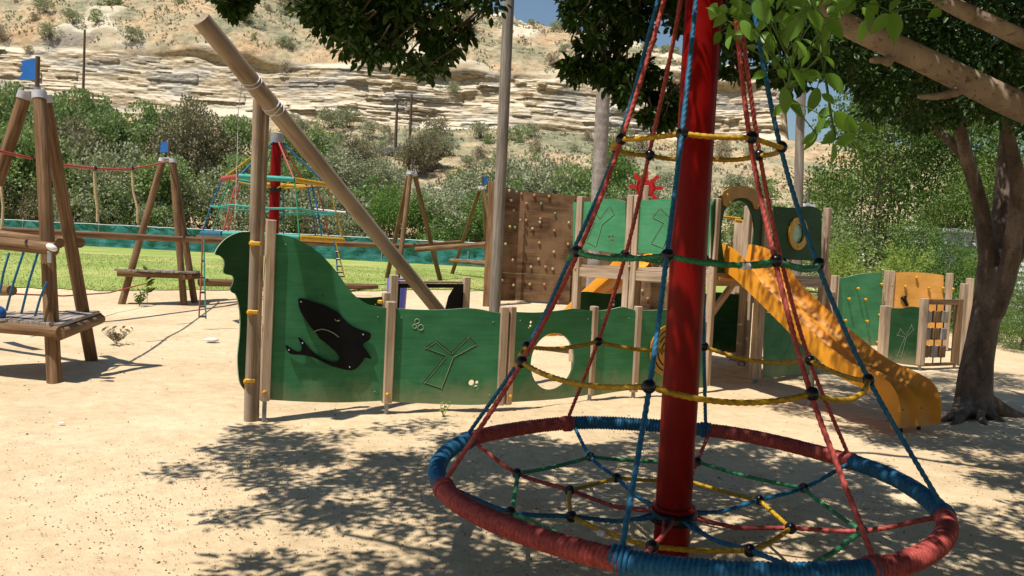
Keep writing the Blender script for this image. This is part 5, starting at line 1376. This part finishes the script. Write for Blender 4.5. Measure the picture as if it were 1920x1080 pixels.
# ================================================================== TREES
def limb_mesh(name, limbs, mat, parent, voxel=None, n=14, rough=.05):
    mb = MB()
    for i, (pts, r0, r1) in enumerate(limbs):
        F = fine(pts, .07)
        k_ = len(F); R_ = [(r0 + (r1 - r0) * (j / (k_ - 1)) ** .9) if not hasattr(r0, '__len__') else float(np.interp(j / (k_ - 1), np.linspace(0, 1, len(r0)), r0)) for j in range(k_)]
        mb.tube(F, R_, n, True, roughn=rough, seed=i + 3)
    o = mb.build(name, mat, parent)
    if voxel:
        md = o.modifiers.new('fuse', 'REMESH'); md.mode = 'VOXEL'; md.voxel_size = voxel; md.use_smooth_shade = True
        sm_ = o.modifiers.new('soften', 'SMOOTH'); sm_.iterations = 3
    return o
def ficus_crown(name, centers, radii, per, ln, parent, mat='leaf_ficus', wratio=.52, keep_noise=None, twigs=True, droop=.35, twigto=None):
    p, d = clump_leaves(centers, radii, per, .15, .8)
    ax = d * .9 + unit(len(p)) * .7 + np.array([0, 0, -droop])
    lnv = ln * rng.uniform(.7, 1.25, len(p))
    nr = unit(len(p)) * .9 + np.array([0, 0, .9])
    o = leaf_mesh(name, p, ax, nr, lnv, lnv * wratio, M[mat], parent, fold=.18, curl=.08)
    if twigs:
        mb = MB(); C = np.asarray(centers)
        idx = rng.permutation(len(C))[:min(len(C), 420)]
        for i in idx:
            c = Vector(C[i]); 
            if twigto is not None: dd = (Vector(twigto) - c).normalized()
            else: dd = Vector((0, 0, 1))
            e_ = c + dd * radii[i] * 2.2 + Vector(unit(1)[0]) * radii[i] * .5
            mb.tube([c, (c + e_) / 2 + Vector(unit(1)[0]) * .03, e_], [.003, .005, .008], 5, False)
        mb.build(name + '_twigs' if False else 'twigs', M['twig'], o)
    return o
# ---- the near ficus whose trunk stands right of the picture and whose canopy shades the carousel
nf = thing('ficus_tree', (4.3, 3.9, 0), 'big shady ficus whose pale limbs and dark leaves hang in from the upper right', 'tree')
tr_ = Vector((4.3, 3.9, 0))
B1 = [tr_ + Vector((-.1, -.1, 1.55)), at(2080, 262, 3.55), at(1920, 203, 3.3), at(1812, 151, 3.3), at(1686, 91, 3.3), at(1589, 47, 3.35), at(1500, -10, 3.5), at(1380, -90, 3.8)]
B2 = [tr_ + Vector((.0, .0, 1.9)), at(2080, 150, 3.7), at(1920, 74, 3.6), at(1844, 38, 3.6), at(1775, 4, 3.65), at(1690, -50, 3.8), at(1500, -140, 4.0)]
limbs = [([tr_ - Vector((0, 0, .2)), tr_ + Vector((0, 0, .3)), tr_ + Vector((-.05, 0, 1.2)), tr_ + Vector((0, .05, 2.1))], [.36, .27, .22, .2], None),
         (B1, [.12, .080, .071, .069, .064, .052, .045, .035], None), (B2, [.11, .056, .046, .044, .040, .035, .03], None),
         ([at(1672, 118, 3.29), at(1650, 112, 3.26), at(1632, 113, 3.22)], .022, .016), ([at(1800, 170, 3.28), at(1765, 180, 3.24), at(1718, 182, 3.2)], .024, .014),
         ([tr_ + Vector((0, .05, 2.0)), Vector((4.0, 4.6, 3.3)), Vector((3.0, 5.3, 4.3)), Vector((1.6, 5.6, 4.6))], .1, .03),
         ([tr_ + Vector((0, .05, 1.9)), Vector((3.4, 3.2, 3.4)), Vector((1.8, 2.6, 3.9)), Vector((-.6, 2.6, 4.1)), Vector((-2.2, 3.2, 4.2))], .1, .02),
         ([Vector((3.0, 3.3, 3.5)), Vector((1.2, 4.0, 3.9)), Vector((-.6, 4.9, 4.1)), Vector((-1.6, 5.2, 4.2))], .06, .015),
         ([tr_ + Vector((0, .0, 2.0)), Vector((4.6, 3.0, 3.5)), Vector((3.2, 1.0, 4.2)), Vector((1.0, .2, 4.2))], .1, .02),
         ([tr_ + Vector((0, .0, 2.0)), Vector((5.2, 4.8, 3.5)), Vector((5.6, 5.6, 4.2))], .09, .03)]
limb_mesh('trunk', limbs[:5], M['bark_pale'], nf, voxel=.014, n=18, rough=.05)
limb_mesh('branch', limbs[5:], M['bark_pale'], nf, n=12)
# canopy above the picture's top edge
cs = []; rs_ = []
while len(cs) < 1850:
    X, Y = rng.uniform(-3.6, 6.4), rng.uniform(-.8, 6.0)
    lim = -2.75 + .35 * math.sin(Y * 2.1) + (.75 if Y < 3.5 else 0) - (.3 if Y > 4.3 else 0)
    if X < lim + rng.uniform(-.5, .5): continue
    if X > 2.6 and Y > 5.6: continue
    if Y > 5.45 + .45 * math.sin(X * 2.7) + (.5 if X < 1 else 0): continue
    if vn(X * 1.3, Y * 1.3, 4.) < -.5: continue
    r_ = rng.uniform(.13, .27); z = max(3.25, 1.6 + .372 * Y + .05 * X + r_ + .05) + abs(rng.normal(0, .38))
    cs.append((X, Y, z)); rs_.append(r_)
ficus_crown('crown', cs, rs_, 78, .075, nf)
cs = []; rs_ = []
for i in range(620):      # unseen canopy added behind the camera to cut light on the foreground
    X, Y = rng.uniform(-6.5, 9.0), rng.uniform(-9.5, -.6); cs.append((X, Y, 3.4 + abs(rng.normal(0, .7)))); rs_.append(rng.uniform(.3, .6))
for i in range(160):
    X, Y = rng.uniform(5.5, 9.5), rng.uniform(-1, 6.0); cs.append((X, Y, 3.8 + abs(rng.normal(0, .7)))); rs_.append(rng.uniform(.25, .45))
ficus_crown('crown', cs, rs_, 46, .16, nf, twigs=False)
def in_poly(x, y, poly):
    c_ = False; n_ = len(poly)
    for i in range(n_):
        (x0, y0), (x1, y1) = poly[i], poly[i - 1]
        if (y0 > y) != (y1 > y) and x < (x1 - x0) * (y - y0) / (y1 - y0) + x0: c_ = not c_
    return c_
def fill(poly, nn, Y0, Y1, r0, r1, shrink=12):
    xs, ys = [p[0] for p in poly], [p[1] for p in poly]; C, R_ = [], []; tries = 0
    while len(C) < nn and tries < nn * 60:
        tries += 1
        x, y = rng.uniform(min(xs), max(xs)), rng.uniform(min(ys), max(ys)); Y = rng.uniform(Y0, Y1); r_ = rng.uniform(r0, r1)
        if in_poly(x, y, poly) and in_poly(x, y + r_ * .7 * 1450 / Y - shrink, poly + []) | (rng.random() < .12): C.append(tuple(at(x, y, Y))); R_.append(r_)
    return C, R_
boughs = [([(560, -70), (930, -70), (925, 30), (895, 55), (850, 78), (835, 118), (800, 142), (755, 138), (730, 118), (690, 108), (655, 88), (625, 62), (590, 40), (572, 15)], 105, 4.9, 5.7, .07, .13, 60),
          ([(395, -50), (490, -50), (470, 18), (455, 44), (430, 30), (405, 5)], 10, 4.9, 5.1, .04, .06, 34),
          ([(1040, -60), (1290, -60), (1285, 40), (1270, 66), (1215, 75), (1150, 58), (1120, 50), (1085, 42), (1060, 18)], 55, 4.9, 5.6, .07, .12, 55),
          ([(1045, 92), (1062, 70), (1110, 62), (1160, 68), (1205, 95), (1225, 130), (1205, 170), (1170, 195), (1145, 150), (1110, 160), (1085, 158), (1055, 130)], 34, 4.9, 5.4, .05, .09, 60),
          ([(1195, 160), (1240, 135), (1275, 140), (1282, 200), (1272, 245), (1240, 240), (1205, 215)], 20, 4.9, 5.3, .045, .07, 60),
          ([(1340, -60), (1560, -60), (1560, 120), (1500, 150), (1440, 150), (1400, 135), (1360, 130), (1345, 100)], 60, 4.6, 5.6, .07, .12, 55)]
C, R_ = [], []
for b_ in boughs: c_, r_ = fill(*b_); C += c_; R_ += r_
ficus_crown('hanging_bough', C, R_, 64, .062, nf, twigto=(1.2, 5.0, 5.0))
# spray of large leaves close to the camera, sun and shade in their tone
LV = [(500, 415, 610, 485), (420, 590, 542, 705), (406, 618, 345, 697), (705, 850, 700, 990), (822, 838, 905, 995), (842, 822, 962, 890), (835, 800, 718, 862), (602, 792, 518, 862), (862, 740, 962, 785), (692, 718, 622, 770),
      (760, 0, 730, 75), (1035, 80, 928, 205), (1060, 70, 1075, 258), (575, 150, 635, 215), (452, 405, 552, 552), (612, 518, 562, 680), (682, 632, 618, 745), (712, 668, 855, 790), (662, 440, 775, 552), (602, 760, 538, 905),
      (655, 105, 772, 232), (402, 520, 432, 690), (1350, 62, 1272, 98), (372, 115, 452, 180), (382, 325, 350, 405), (372, 412, 432, 468), (300, 430, 225, 465), (445, 205, 462, 262), (95, 215, 75, 290), (130, 20, 95, 85), (30, 190, 0, 262),
      (200, 20, 130, 120), (240, 0, 300, 130), (330, 60, 260, 190), (420, 60, 520, 40), (520, 100, 420, 260), (560, 60, 640, 180), (880, 20, 960, 90), (960, 0, 900, 120), (700, 180, 640, 290), (480, 240, 560, 350), (560, 300, 520, 400), (340, 200, 300, 330), (280, 280, 330, 380), (160, 120, 220, 240), (60, 80, -10, 170),
      (610, 240, 690, 330), (640, 330, 720, 400), (560, 420, 640, 470), (480, 480, 400, 560), (640, 560, 720, 620), (660, 700, 600, 800), (720, 780, 640, 860), (470, 330, 410, 420), (1100, 0, 1040, 60), (1390, 0, 1300, 40), (540, -20, 610, 60), (820, -30, 760, 60), (100, -30, 160, 60), (420, -30, 360, 60)]
pos, axv, lnl = [], [], []
for q, (x0, y0, x1, y1) in enumerate(LV):
    Yd = 2.0 + .25 * math.sin(q * 1.7); a = at(1340 + x0 / 3.176, y0 / 3.176, Yd); b_ = at(1340 + x1 / 3.176, y1 / 3.176, Yd + .02 * math.sin(q * 3.1))
    pos.append(a); axv.append(b_ - a); lnl.append((b_ - a).length)
pos = [np.array(p) for p in pos]; axv = [np.array(p) for p in axv]
# more of the same along the top, a little behind
for q in range(130):
    x, y = rng.uniform(1345, 1640), -60 + rng.uniform(0, 1) ** 1.3 * 150
    if x > 1560 and y > 40: continue
    p = np.array(at(x, y, rng.uniform(2.3, 3.1))); pos.append(p); d = rng.normal(0, .6, 3) + np.array([0, 0, -.6]); axv.append(d); lnl.append(rng.uniform(.05, .075))
pos, axv, lnl = np.array(pos), np.array(axv), np.array(lnl)
nn_ = unit(len(pos)) * .8 + np.array([-.2, -.9, .5])
# a finer, veined-looking leaf: 10-sided outline with a midrib fold
spray_mb = MB()
for p, a, l_, nv in zip(pos, axv, lnl, nn_):
    a = Vector(a).normalized(); nv = Vector(nv); nv = (nv - a * nv.dot(a)).normalized(); sd = a.cross(nv)
    prof = [(0, 0), (.08, .12), (.22, .21), (.42, .255), (.62, .225), (.80, .13), (.92, .045), (1, 0)]
    vs = []; k_ = len(prof)
    for t_, w_ in prof: vs.append(Vector(p) + a * t_ * l_ - nv * l_ * .10 * t_ * t_)
    for sgn in (1, -1):
        for t_, w_ in prof[1:-1]: vs.append(Vector(p) + a * t_ * l_ + sd * sgn * w_ * l_ + nv * (w_ * l_ * .35 - l_ * .10 * t_ * t_))
    fs = []
    for sgn, o0 in ((0, k_), (1, k_ + k_ - 2)):
        m_ = k_ - 2; idx = [0] + [o0 + i for i in range(m_)] + [k_ - 1]
        for i in range(k_ - 1):
            f_ = [i, i + 1, idx[i + 1], idx[i]]; f_ = [f_[j] for j in range(4) if f_[j] not in f_[:j]]
            fs.append(tuple(f_ if sgn else reversed(f_)))
    spray_mb.add(vs, fs, None, True)
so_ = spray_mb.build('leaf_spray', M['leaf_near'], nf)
per_leaf = len(prof) + 2 * (len(prof) - 2)
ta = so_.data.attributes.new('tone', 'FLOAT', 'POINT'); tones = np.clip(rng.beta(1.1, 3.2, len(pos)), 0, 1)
tones[:60] = [(.80 if (i in (0, 1, 2, 3, 4, 5, 6, 7, 8, 9, 10, 11, 12, 13, 22, 25, 26, 27, 28)) else rng.uniform(.0, .45)) for i in range(60)]  # sunlit leaves given a bright tone, shaded ones a dark tone
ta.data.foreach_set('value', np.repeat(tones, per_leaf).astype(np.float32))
mb = MB()
tw1 = [at(1480, -60, 2.2), at(1530, 30, 2.1), at(1540, 100, 2.05), at(1550, 160, 2.0), at(1558, 215, 2.0), at(1566, 262, 2.0)]
tw2 = [at(1400, -60, 2.3), at(1440, 30, 2.1), at(1474, 100, 2.05), at(1480, 150, 2.0), at(1472, 190, 2.0)]
tw3 = [at(1690, -60, 2.3), at(1672, -10, 2.1), at(1668, 22, 2.0)]
for tws, r_ in ((tw1, .0035), (tw2, .003), (tw3, .003)): mb.tube(fine(tws, .02), r_, 6)
for q in range(60):
    p = Vector(pos[q]); best = min((w__ for tws in (tw1, tw2, tw3) for w__ in fine(tws, .05)), key=lambda w__: (w__ - p).length)
    if (best - p).length < .35: mb.tube([p, (p + best) / 2 + Vector((0, 0, .008)), best], [.0014, .0016, .002], 5, False)
mb.build('spray_twigs', M['leaf_near'], nf)

# ---- the ficus standing beside the climbing panels
n2 = thing('ficus_tree', (5.47, 9.05, 0), 'forked brown ficus trunk standing in the sand at the right of the slide', 'tree')
YT = 9.0
def w2_(x, y, Y=YT): return at(x, y, Y)
L2 = [([w2_(1822, 800), w2_(1824, 770), w2_(1830, 700), w2_(1842, 630), w2_(1856, 560), w2_(1864, 500)], [.235, .20, .172, .165, .165, .17], None),
      ([w2_(1858, 540), w2_(1852, 470), w2_(1842, 400), w2_(1828, 345, 8.95), w2_(1810, 285, 8.9), w2_(1796, 215, 8.8), w2_(1785, 120, 8.7)], [.13, .105, .088, .080, .066, .06, .05], None),
      ([w2_(1838, 370, 9.0), w2_(1818, 312, 9.1), w2_(1785, 268, 9.2), w2_(1755, 238, 9.3), w2_(1710, 170, 9.4)], [.06, .06, .055, .048, .03], None),
      ([w2_(1872, 560, 9.15), w2_(1873, 470, 9.25), w2_(1878, 400, 9.3), w2_(1882, 330, 9.35), w2_(1888, 240, 9.4), w2_(1880, 140, 9.4)], [.12, .12, .105, .09, .075, .06], None),
      ([w2_(1862, 590, 8.9), w2_(1888, 520, 8.8), w2_(1900, 450, 8.7), w2_(1908, 385, 8.65), w2_(1906, 320, 8.6), w2_(1892, 255, 8.6), w2_(1880, 180, 8.6)], [.12, .10, .095, .085, .07, .06, .05], None),
      ([w2_(1895, 490, 8.9), w2_(1930, 440, 8.9), w2_(1975, 380, 8.9), w2_(2010, 250, 8.9)], [.10, .09, .08, .06], None)]
for dx, dy, l_ in ((-48, 6, 1), (-30, 18, 1), (18, 20, 1), (48, 12, 1), (90, 0, 1), (50, -12, 1)):
    a = w2_(1824 + dx * .25, 745); c_ = G(1824 + dx * .8, 782 + dy * .4); d2 = G(1824 + dx * 1.6, 785 + dy * .75)
    L2.append(([a - Vector((0, 0, .05)), Vector((c_.x, c_.y, .035)), Vector((d2.x, d2.y, -.06))], [.12, .055, .02], None))
limb_mesh('trunk', L2, M['bark_brown'], n2, voxel=.022, n=18, rough=.07)
mb_l = [([w2_(1785, 120, 8.7), Vector((4.3, 8.2, 5.0)), Vector((3.2, 7.6, 5.6))], .05, .02), ([w2_(1880, 140, 9.4), Vector((5.6, 9.6, 5.2)), Vector((5.0, 10.4, 6.0))], .06, .02), ([w2_(1880, 180, 8.6), Vector((5.2, 7.6, 4.6)), Vector((5.2, 6.6, 5.2))], .05, .02), ([w2_(1880, 150, 9.0), Vector((6.6, 8.2, 4.8)), Vector((8.0, 8.0, 5.4))], .06, .02)]
limb_mesh('branch', mb_l, M['bark_brown'], n2, n=10)
C, R_ = fill([(1490, -60), (1990, -60), (1990, 235), (1900, 235), (1850, 205), (1790, 218), (1740, 240), (1690, 225), (1650, 205), (1600, 160), (1555, 130), (1520, 95), (1490, 60)], 420, 6.3, 9.5, .12, .24, 30)
for i in range(1250):
    X, Y = rng.uniform(1.5, 9.5), rng.uniform(4.6, 11.6)
    if vn(X * 1.1, Y * 1.1, 8.) < -.33 or (X - 5.3) ** 2 / 14 + (Y - 7.9) ** 2 / 10.5 > 1: continue
    z = max(3.6, 1.6 + .372 * Y + .05 * X + .3) + abs(rng.normal(0, .7)); C.append((X, Y, z)); R_.append(rng.uniform(.15, .3))
ficus_crown('crown', C, R_, 84, .062, n2, twigto=(5.5, 9.0, 6.0))

# ---- greenery behind on the right
proto('tree_feather', 21, 6.0, 5.6, '', 21000, .105, M['leaf_green'], M['bark_brown'], lobes=26, base=.12, trunk_r=.04, droop=.5)
proto('tree_dense', 22, 5.0, 5.2, '', 19000, .11, M['leaf_dark'], M['bark_brown'], lobes=18, base=.05, trunk_r=.04)
proto('bush_lime', 23, 2.3, 2.9, '', 7000, .085, M['leaf_lime'], M['twig'], lobes=12, base=.02, trunk_r=.025)
proto('bush_mix', 24, 2.2, 3.0, '', 6500, .085, M['leaf_thicket'], M['twig'], lobes=12, base=.02, trunk_r=.025)
def stand(key, name, x, Y, s_, lb, cat='tree', sz=1, group=None, z=None):
    p = at(x, 500, Y); plant(key, name, (p.x, Y, float(gz(Y)) - .08 if z is None else z), lb, cat, group, s_, None, sz)
stand('tree_feather', 'feathery_tree', 1640, 22.5, 1.08, 'feathery light green tree behind the climbing panels, left of the forked trunk', sz=1.05)
stand('tree_feather', 'feathery_tree', 1775, 24.5, 1.28, 'taller feathery green tree seen just left of the forked trunk', sz=1.0)
stand('tree_dense', 'dense_tree', 1905, 23, 1.2, 'dark dense tree seen between the forks of the right hand trunk')
stand('tree_feather', 'feathery_tree', 1980, 23, 1.1, 'feathery green tree at the right edge behind the trunk')
stand('tree_dense', 'dense_tree', 1700, 26, 1.15, 'dark green tree standing far behind the climbing panels near the white cladding', sz=1.2)
stand('tree_dense', 'dense_tree', 2080, 27, 1.0, 'dark tree beyond the right edge of the photo')
stand('tree_feather', 'feathery_tree', 1560, 30, .82, 'small feathery tree seen beside the grey wooden pole', sz=.95)
stand('bush_lime', 'lime_bush', 1655, 18.2, .95, 'bright yellow-green leafy bush behind the orange panel', 'bush')
stand('bush_lime', 'lime_bush', 1610, 19.5, .95, 'bright yellow-green leafy bush behind the green panel, left of another', 'bush')
stand('bush_mix', 'flowering_bush', 1570, 21.5, 1.15, 'green bush with small white flowers beside the tower', 'bush')
stand('bush_mix', 'flowering_bush', 1560, 26, 1.25, 'far grey green flowering bush behind the porthole panel', 'bush')
stand('bush_mix', 'thin_bush', 1750, 19.2, .55, 'thin green bush in front of the white cladding', 'bush')
stand('tree_feather', 'feathery_tree', 1835, 19.6, .66, 'low feathery tree hanging over the white cladding left of the forked trunk')
stand('tree_dense', 'dense_tree', 1722, 20.0, .52, 'small dark tree at the left end of the white cladding')
stand('bush_mix', 'thin_bush', 1792, 19.4, .8, 'taller thin green bush in the middle of the white cladding', 'bush')
stand('bush_mix', 'thin_bush', 1835, 18.6, .6, 'thin green bush just left of the forked trunk', 'bush')
stand('tree_dense', 'hedge_shrub', 1850, 17.4, .36, 'dark leafy shrub at the foot of the trees right of the wooden block net', 'bush', 1.1)
stand('tree_dense', 'hedge_shrub', 1930, 16.2, .34, 'dark leafy shrub at the right edge of the sand', 'bush', 1.0)
stand('tree_dense', 'hedge_shrub', 1790, 18.8, .38, 'dark leafy shrub just behind the climbing enclosure', 'bush', 1.1)
stand('tree_dense', 'hedge_shrub', 2030, 17, .45, 'dark leafy shrub beyond the right edge', 'bush', 1.0)
# blossoms on the flowering bush
N = 420; ph_ = at(1585, 450, 20.8); P_ = np.array([ph_.x, 20.6, 1.35]) + rng.normal(0, 1, (N, 3)) * np.array([.85, .5, .42])
blo = leaf_mesh('blossom', P_, unit(N), unit(N) + np.array([0, -1, .5]), .07, .06, M['petal'], simple=True)
tag(blo, 'scattered small white blossoms over the bush beside the tower', 'flowers', kind='stuff')
# palm trunk and grey pole
pt0 = at(1112, 560, 17.3); t = thing('palm_tree', (pt0.x, 17.3, .2), 'tall grey palm trunk rising behind the play tower', 'palm')
path = [at(1108, 600, 17.3), at(1120, 400, 17.3), at(1132, 150, 17.3), at(1136, 0, 17.3), at(1140, -250, 17.3)]
path[0].z = 0
F_ = fine(path, .05); R_ = [.165 + .004 * math.sin(i * 1.9) - .00007 * i for i in range(len(F_))]
MB().tube(F_, R_, 20, True, roughn=.02).build('trunk', M['bark_palm'], t)
mb = MB(); tp_ = F_[-1]
for i in range(16):
    a = 6.283 * i / 16 + .2; ln_ = 1.9; pr_ = []
    for q in range(9):
        f_ = q / 8; pr_.append(tp_ + Vector((math.cos(a) * ln_ * f_, math.sin(a) * ln_ * f_, .6 * f_ * (1.6 - 1.5 * f_) + .9 * math.sin(i) * .3 * f_)))
    mb.tube(pr_, [.025 * (1 - .8 * q / 8) for q in range(9)], 6)
    for q in range(1, 9):
        for sg in (1, -1):
            for w_ in (0, .5):
                b0 = pr_[q - 1].lerp(pr_[q], w_); sd = Vector((-math.sin(a), math.cos(a), -.35)) * sg
                e0 = b0 + (sd + Vector((math.cos(a), math.sin(a), 0)) * .7).normalized() * .5
                mb.add([b0, b0 + Vector((0, 0, .03)), e0], [(0, 1, 2)], None, False)
mb.build('crown', M['leaf_dark'], t)
for q in (1502,):
    a = at(1494, 500, 15.5); b_ = at(1500, 240, 15.5); c_ = at(1514, -40, 15.5); z0 = .05
    t = thing('wooden_pole', (a.x, 15.5, z0), 'weathered grey wooden pole behind the porthole panel', 'pole')
    MB().tube([(a.x - .02, 15.5, -.1), a, b_, c_], [.105, .10, .085, .07], 14, True, roughn=.04, seed=6).build('pole', M['log_grey'], t)
    MB().tube([at(1502, 205, 15.4), at(1501, 215, 15.4)], .1, 14).build('band', M['steel'], t)
# white clad building between the trees
bx0, bx1 = at(1700, 500, 20.6), at(2250, 500, 18.6)
t = thing('white_building', (bx0.x, 20.6, .3), 'low white building with horizontal cladding glimpsed between the trees', 'building')
Pb_ = Plane((bx0.x, 20.6), (bx1.x, 18.6)); mb = MB(); z = .3; L_ = Pb_.L
zt_ = 2.75
while z < zt_:
    s0_, s1_ = 0, L_
    q = [Pb_.pt(s0_, z, .035), Pb_.pt(s1_, z, .035), Pb_.pt(s1_, z + .145, .0), Pb_.pt(s0_, z + .145, .0), Pb_.pt(s0_, z, -.05), Pb_.pt(s1_, z, -.05), Pb_.pt(s1_, z + .145, -.05), Pb_.pt(s0_, z + .145, -.05)]
    mb.add(q, [(0, 1, 2, 3), (4, 7, 6, 5), (0, 4, 5, 1), (3, 2, 6, 7), (0, 3, 7, 4), (1, 5, 6, 2)], None, False); z += .15
mb.build('wall', M['louvre'], t)
MB().prism(Pb_, [(-.1, zt_), (L_ + .1, zt_), (L_ + .1, zt_ + .07), (-.1, zt_ + .07)], .3, .10).build('roof', M['louvre'], t)

# ================================================================== SMALL THINGS ON THE SAND
def pebble_field(name, n_, fx, mat, lo, hi, label, cat):
    X, Y = fx(n_); n_ = len(X)
    s_ = lo + (hi - lo) * rng.random(n_) ** 2
    p = np.stack([X, Y, np.zeros(n_)], -1)
    jx = np.clip(np.searchsorted(gx, X), 1, len(gx) - 1); jy = np.clip(np.searchsorted(gy, Y), 1, len(gy) - 1)
    p[:, 2] = np.maximum(GZ[jy, jx], GZ[jy - 1, jx - 1]) + s_ * .25
    a = rng.uniform(0, 6.283, n_); ax = np.stack([np.cos(a), np.sin(a), rng.normal(0, .15, n_)], -1)
    sd = np.stack([-np.sin(a), np.cos(a), np.zeros(n_)], -1); up = np.array([0, 0, 1.0])
    s3 = s_[:, None]
    V = np.stack([p - ax * s3, p + sd * s3 * .6, p + ax * s3, p - sd * s3 * .6, p + up * s3 * .5, p - up * s3 * .4], 1).reshape(-1, 3)
    fl = np.array([[0, 3, 4], [3, 2, 4], [2, 1, 4], [1, 0, 4]])
    q = (np.arange(n_)[:, None, None] * 6 + fl[None]).reshape(-1, 3)
    me = bpy.data.meshes.new(name); me.from_pydata(V.tolist(), [], q.tolist())
    t_ = me.attributes.new('tone', 'FLOAT', 'POINT'); t_.data.foreach_set('value', np.repeat(rng.random(n_), 6).astype(np.float32))
    me.update(); o = link(name, me, mat); return tag(o, label, cat, kind='stuff')
def fx1(n_):
    X = rng.uniform(-4.2, 6.5, n_); Y = rng.uniform(2.3, 8.0, n_)
    dn_ = np.clip((6.9 - Y) / 1.5, .05, 1) * np.clip((X + 3.4) / 1.6, .15, 1) * (.6 + .6 * (vn(X * 1.1, Y * 1.1, 2) > -.2))
    k_ = rng.random(n_) < dn_; return X[k_], Y[k_]
pebble_field('fallen_seeds', 34000, fx1, M['dry_leaf'], .003, .0095, 'small dark fallen figs and seeds strewn over the shaded sand', 'seeds')
pebble_field('dry_leaves', 900, lambda n_: (rng.uniform(-6, 6, n_), rng.uniform(2.3, 14, n_)), M['dry_leaf'], .006, .018, 'scattered dry leaves and bits on the sand', 'leaves')
def weed(name, p, n_, h_, label, mat='leaf_green', w_=.3, seed=1):
    r2 = random.Random(seed); t = thing(name, tuple(p), label, 'weed')
    pp, aa = [], []; mb = MB()
    for i in range(n_):
        a = r2.uniform(0, 6.28); d = Vector((math.cos(a) * w_, math.sin(a) * w_, 1)).normalized(); h1 = h_ * r2.uniform(.4, 1)
        mb.tube([p, p + d * h1 * .5 + Vector((0, 0, .01)), p + d * h1], .0025, 5, False)
        for q in (.35, .6, .8, 1):
            pp.append(np.array(p + d * h1 * q)); aa.append(np.array([math.cos(a + q * 4) * .8, math.sin(a + q * 4) * .8, .5]))
    mb.build('stem', M['twig'], t)
    leaf_mesh('leaf', np.array(pp), np.array(aa), unit(len(pp)) + np.array([0, 0, 1]), h_ * .28, h_ * .12, M[mat], t)
weed('weed', G(831, 782), 5, .17, 'tiny green weed in the sand in front of the green side panel', 'leaf_lime', .5, 3)
weed('weed', G(262, 573), 9, .42, 'low green weed by the second tripod deck', 'leaf_green', .7, 4)
weed('weed', G(276, 570), 3, .75, 'tall thin weed stalk by the second tripod deck', 'leaf_green', .08, 5)
weed('weed', G(218, 645), 16, .34, 'pale dry grass tuft right of the left tripod', 'leaf_dry', 1.1, 6)
p = G(397, 641); mb = MB()
mb.sphere(p + Vector((0, 0, .03)), .11, 10, 6, (1, .6, .3), Matrix.Rotation(.4, 3, 'Z')); tag(mb.build('litter', M['paper']), 'crumpled white paper on the sand right of the dry grass', 'litter')
p = G(115, 795); tag(MB().box(p + Vector((0, 0, .01)), (.05, .03, .008)).build('litter', M['louvre']), 'tiny pale scrap on the sand at the lower left', 'litter')
for k_, (r_, used) in list(protos.items()):
    if not used:
        for c in list(r_.children): bpy.data.objects.remove(c)
        bpy.data.objects.remove(r_)
for ob in COL.objects:
    if ob.type == 'EMPTY': ob.empty_display_size = .1
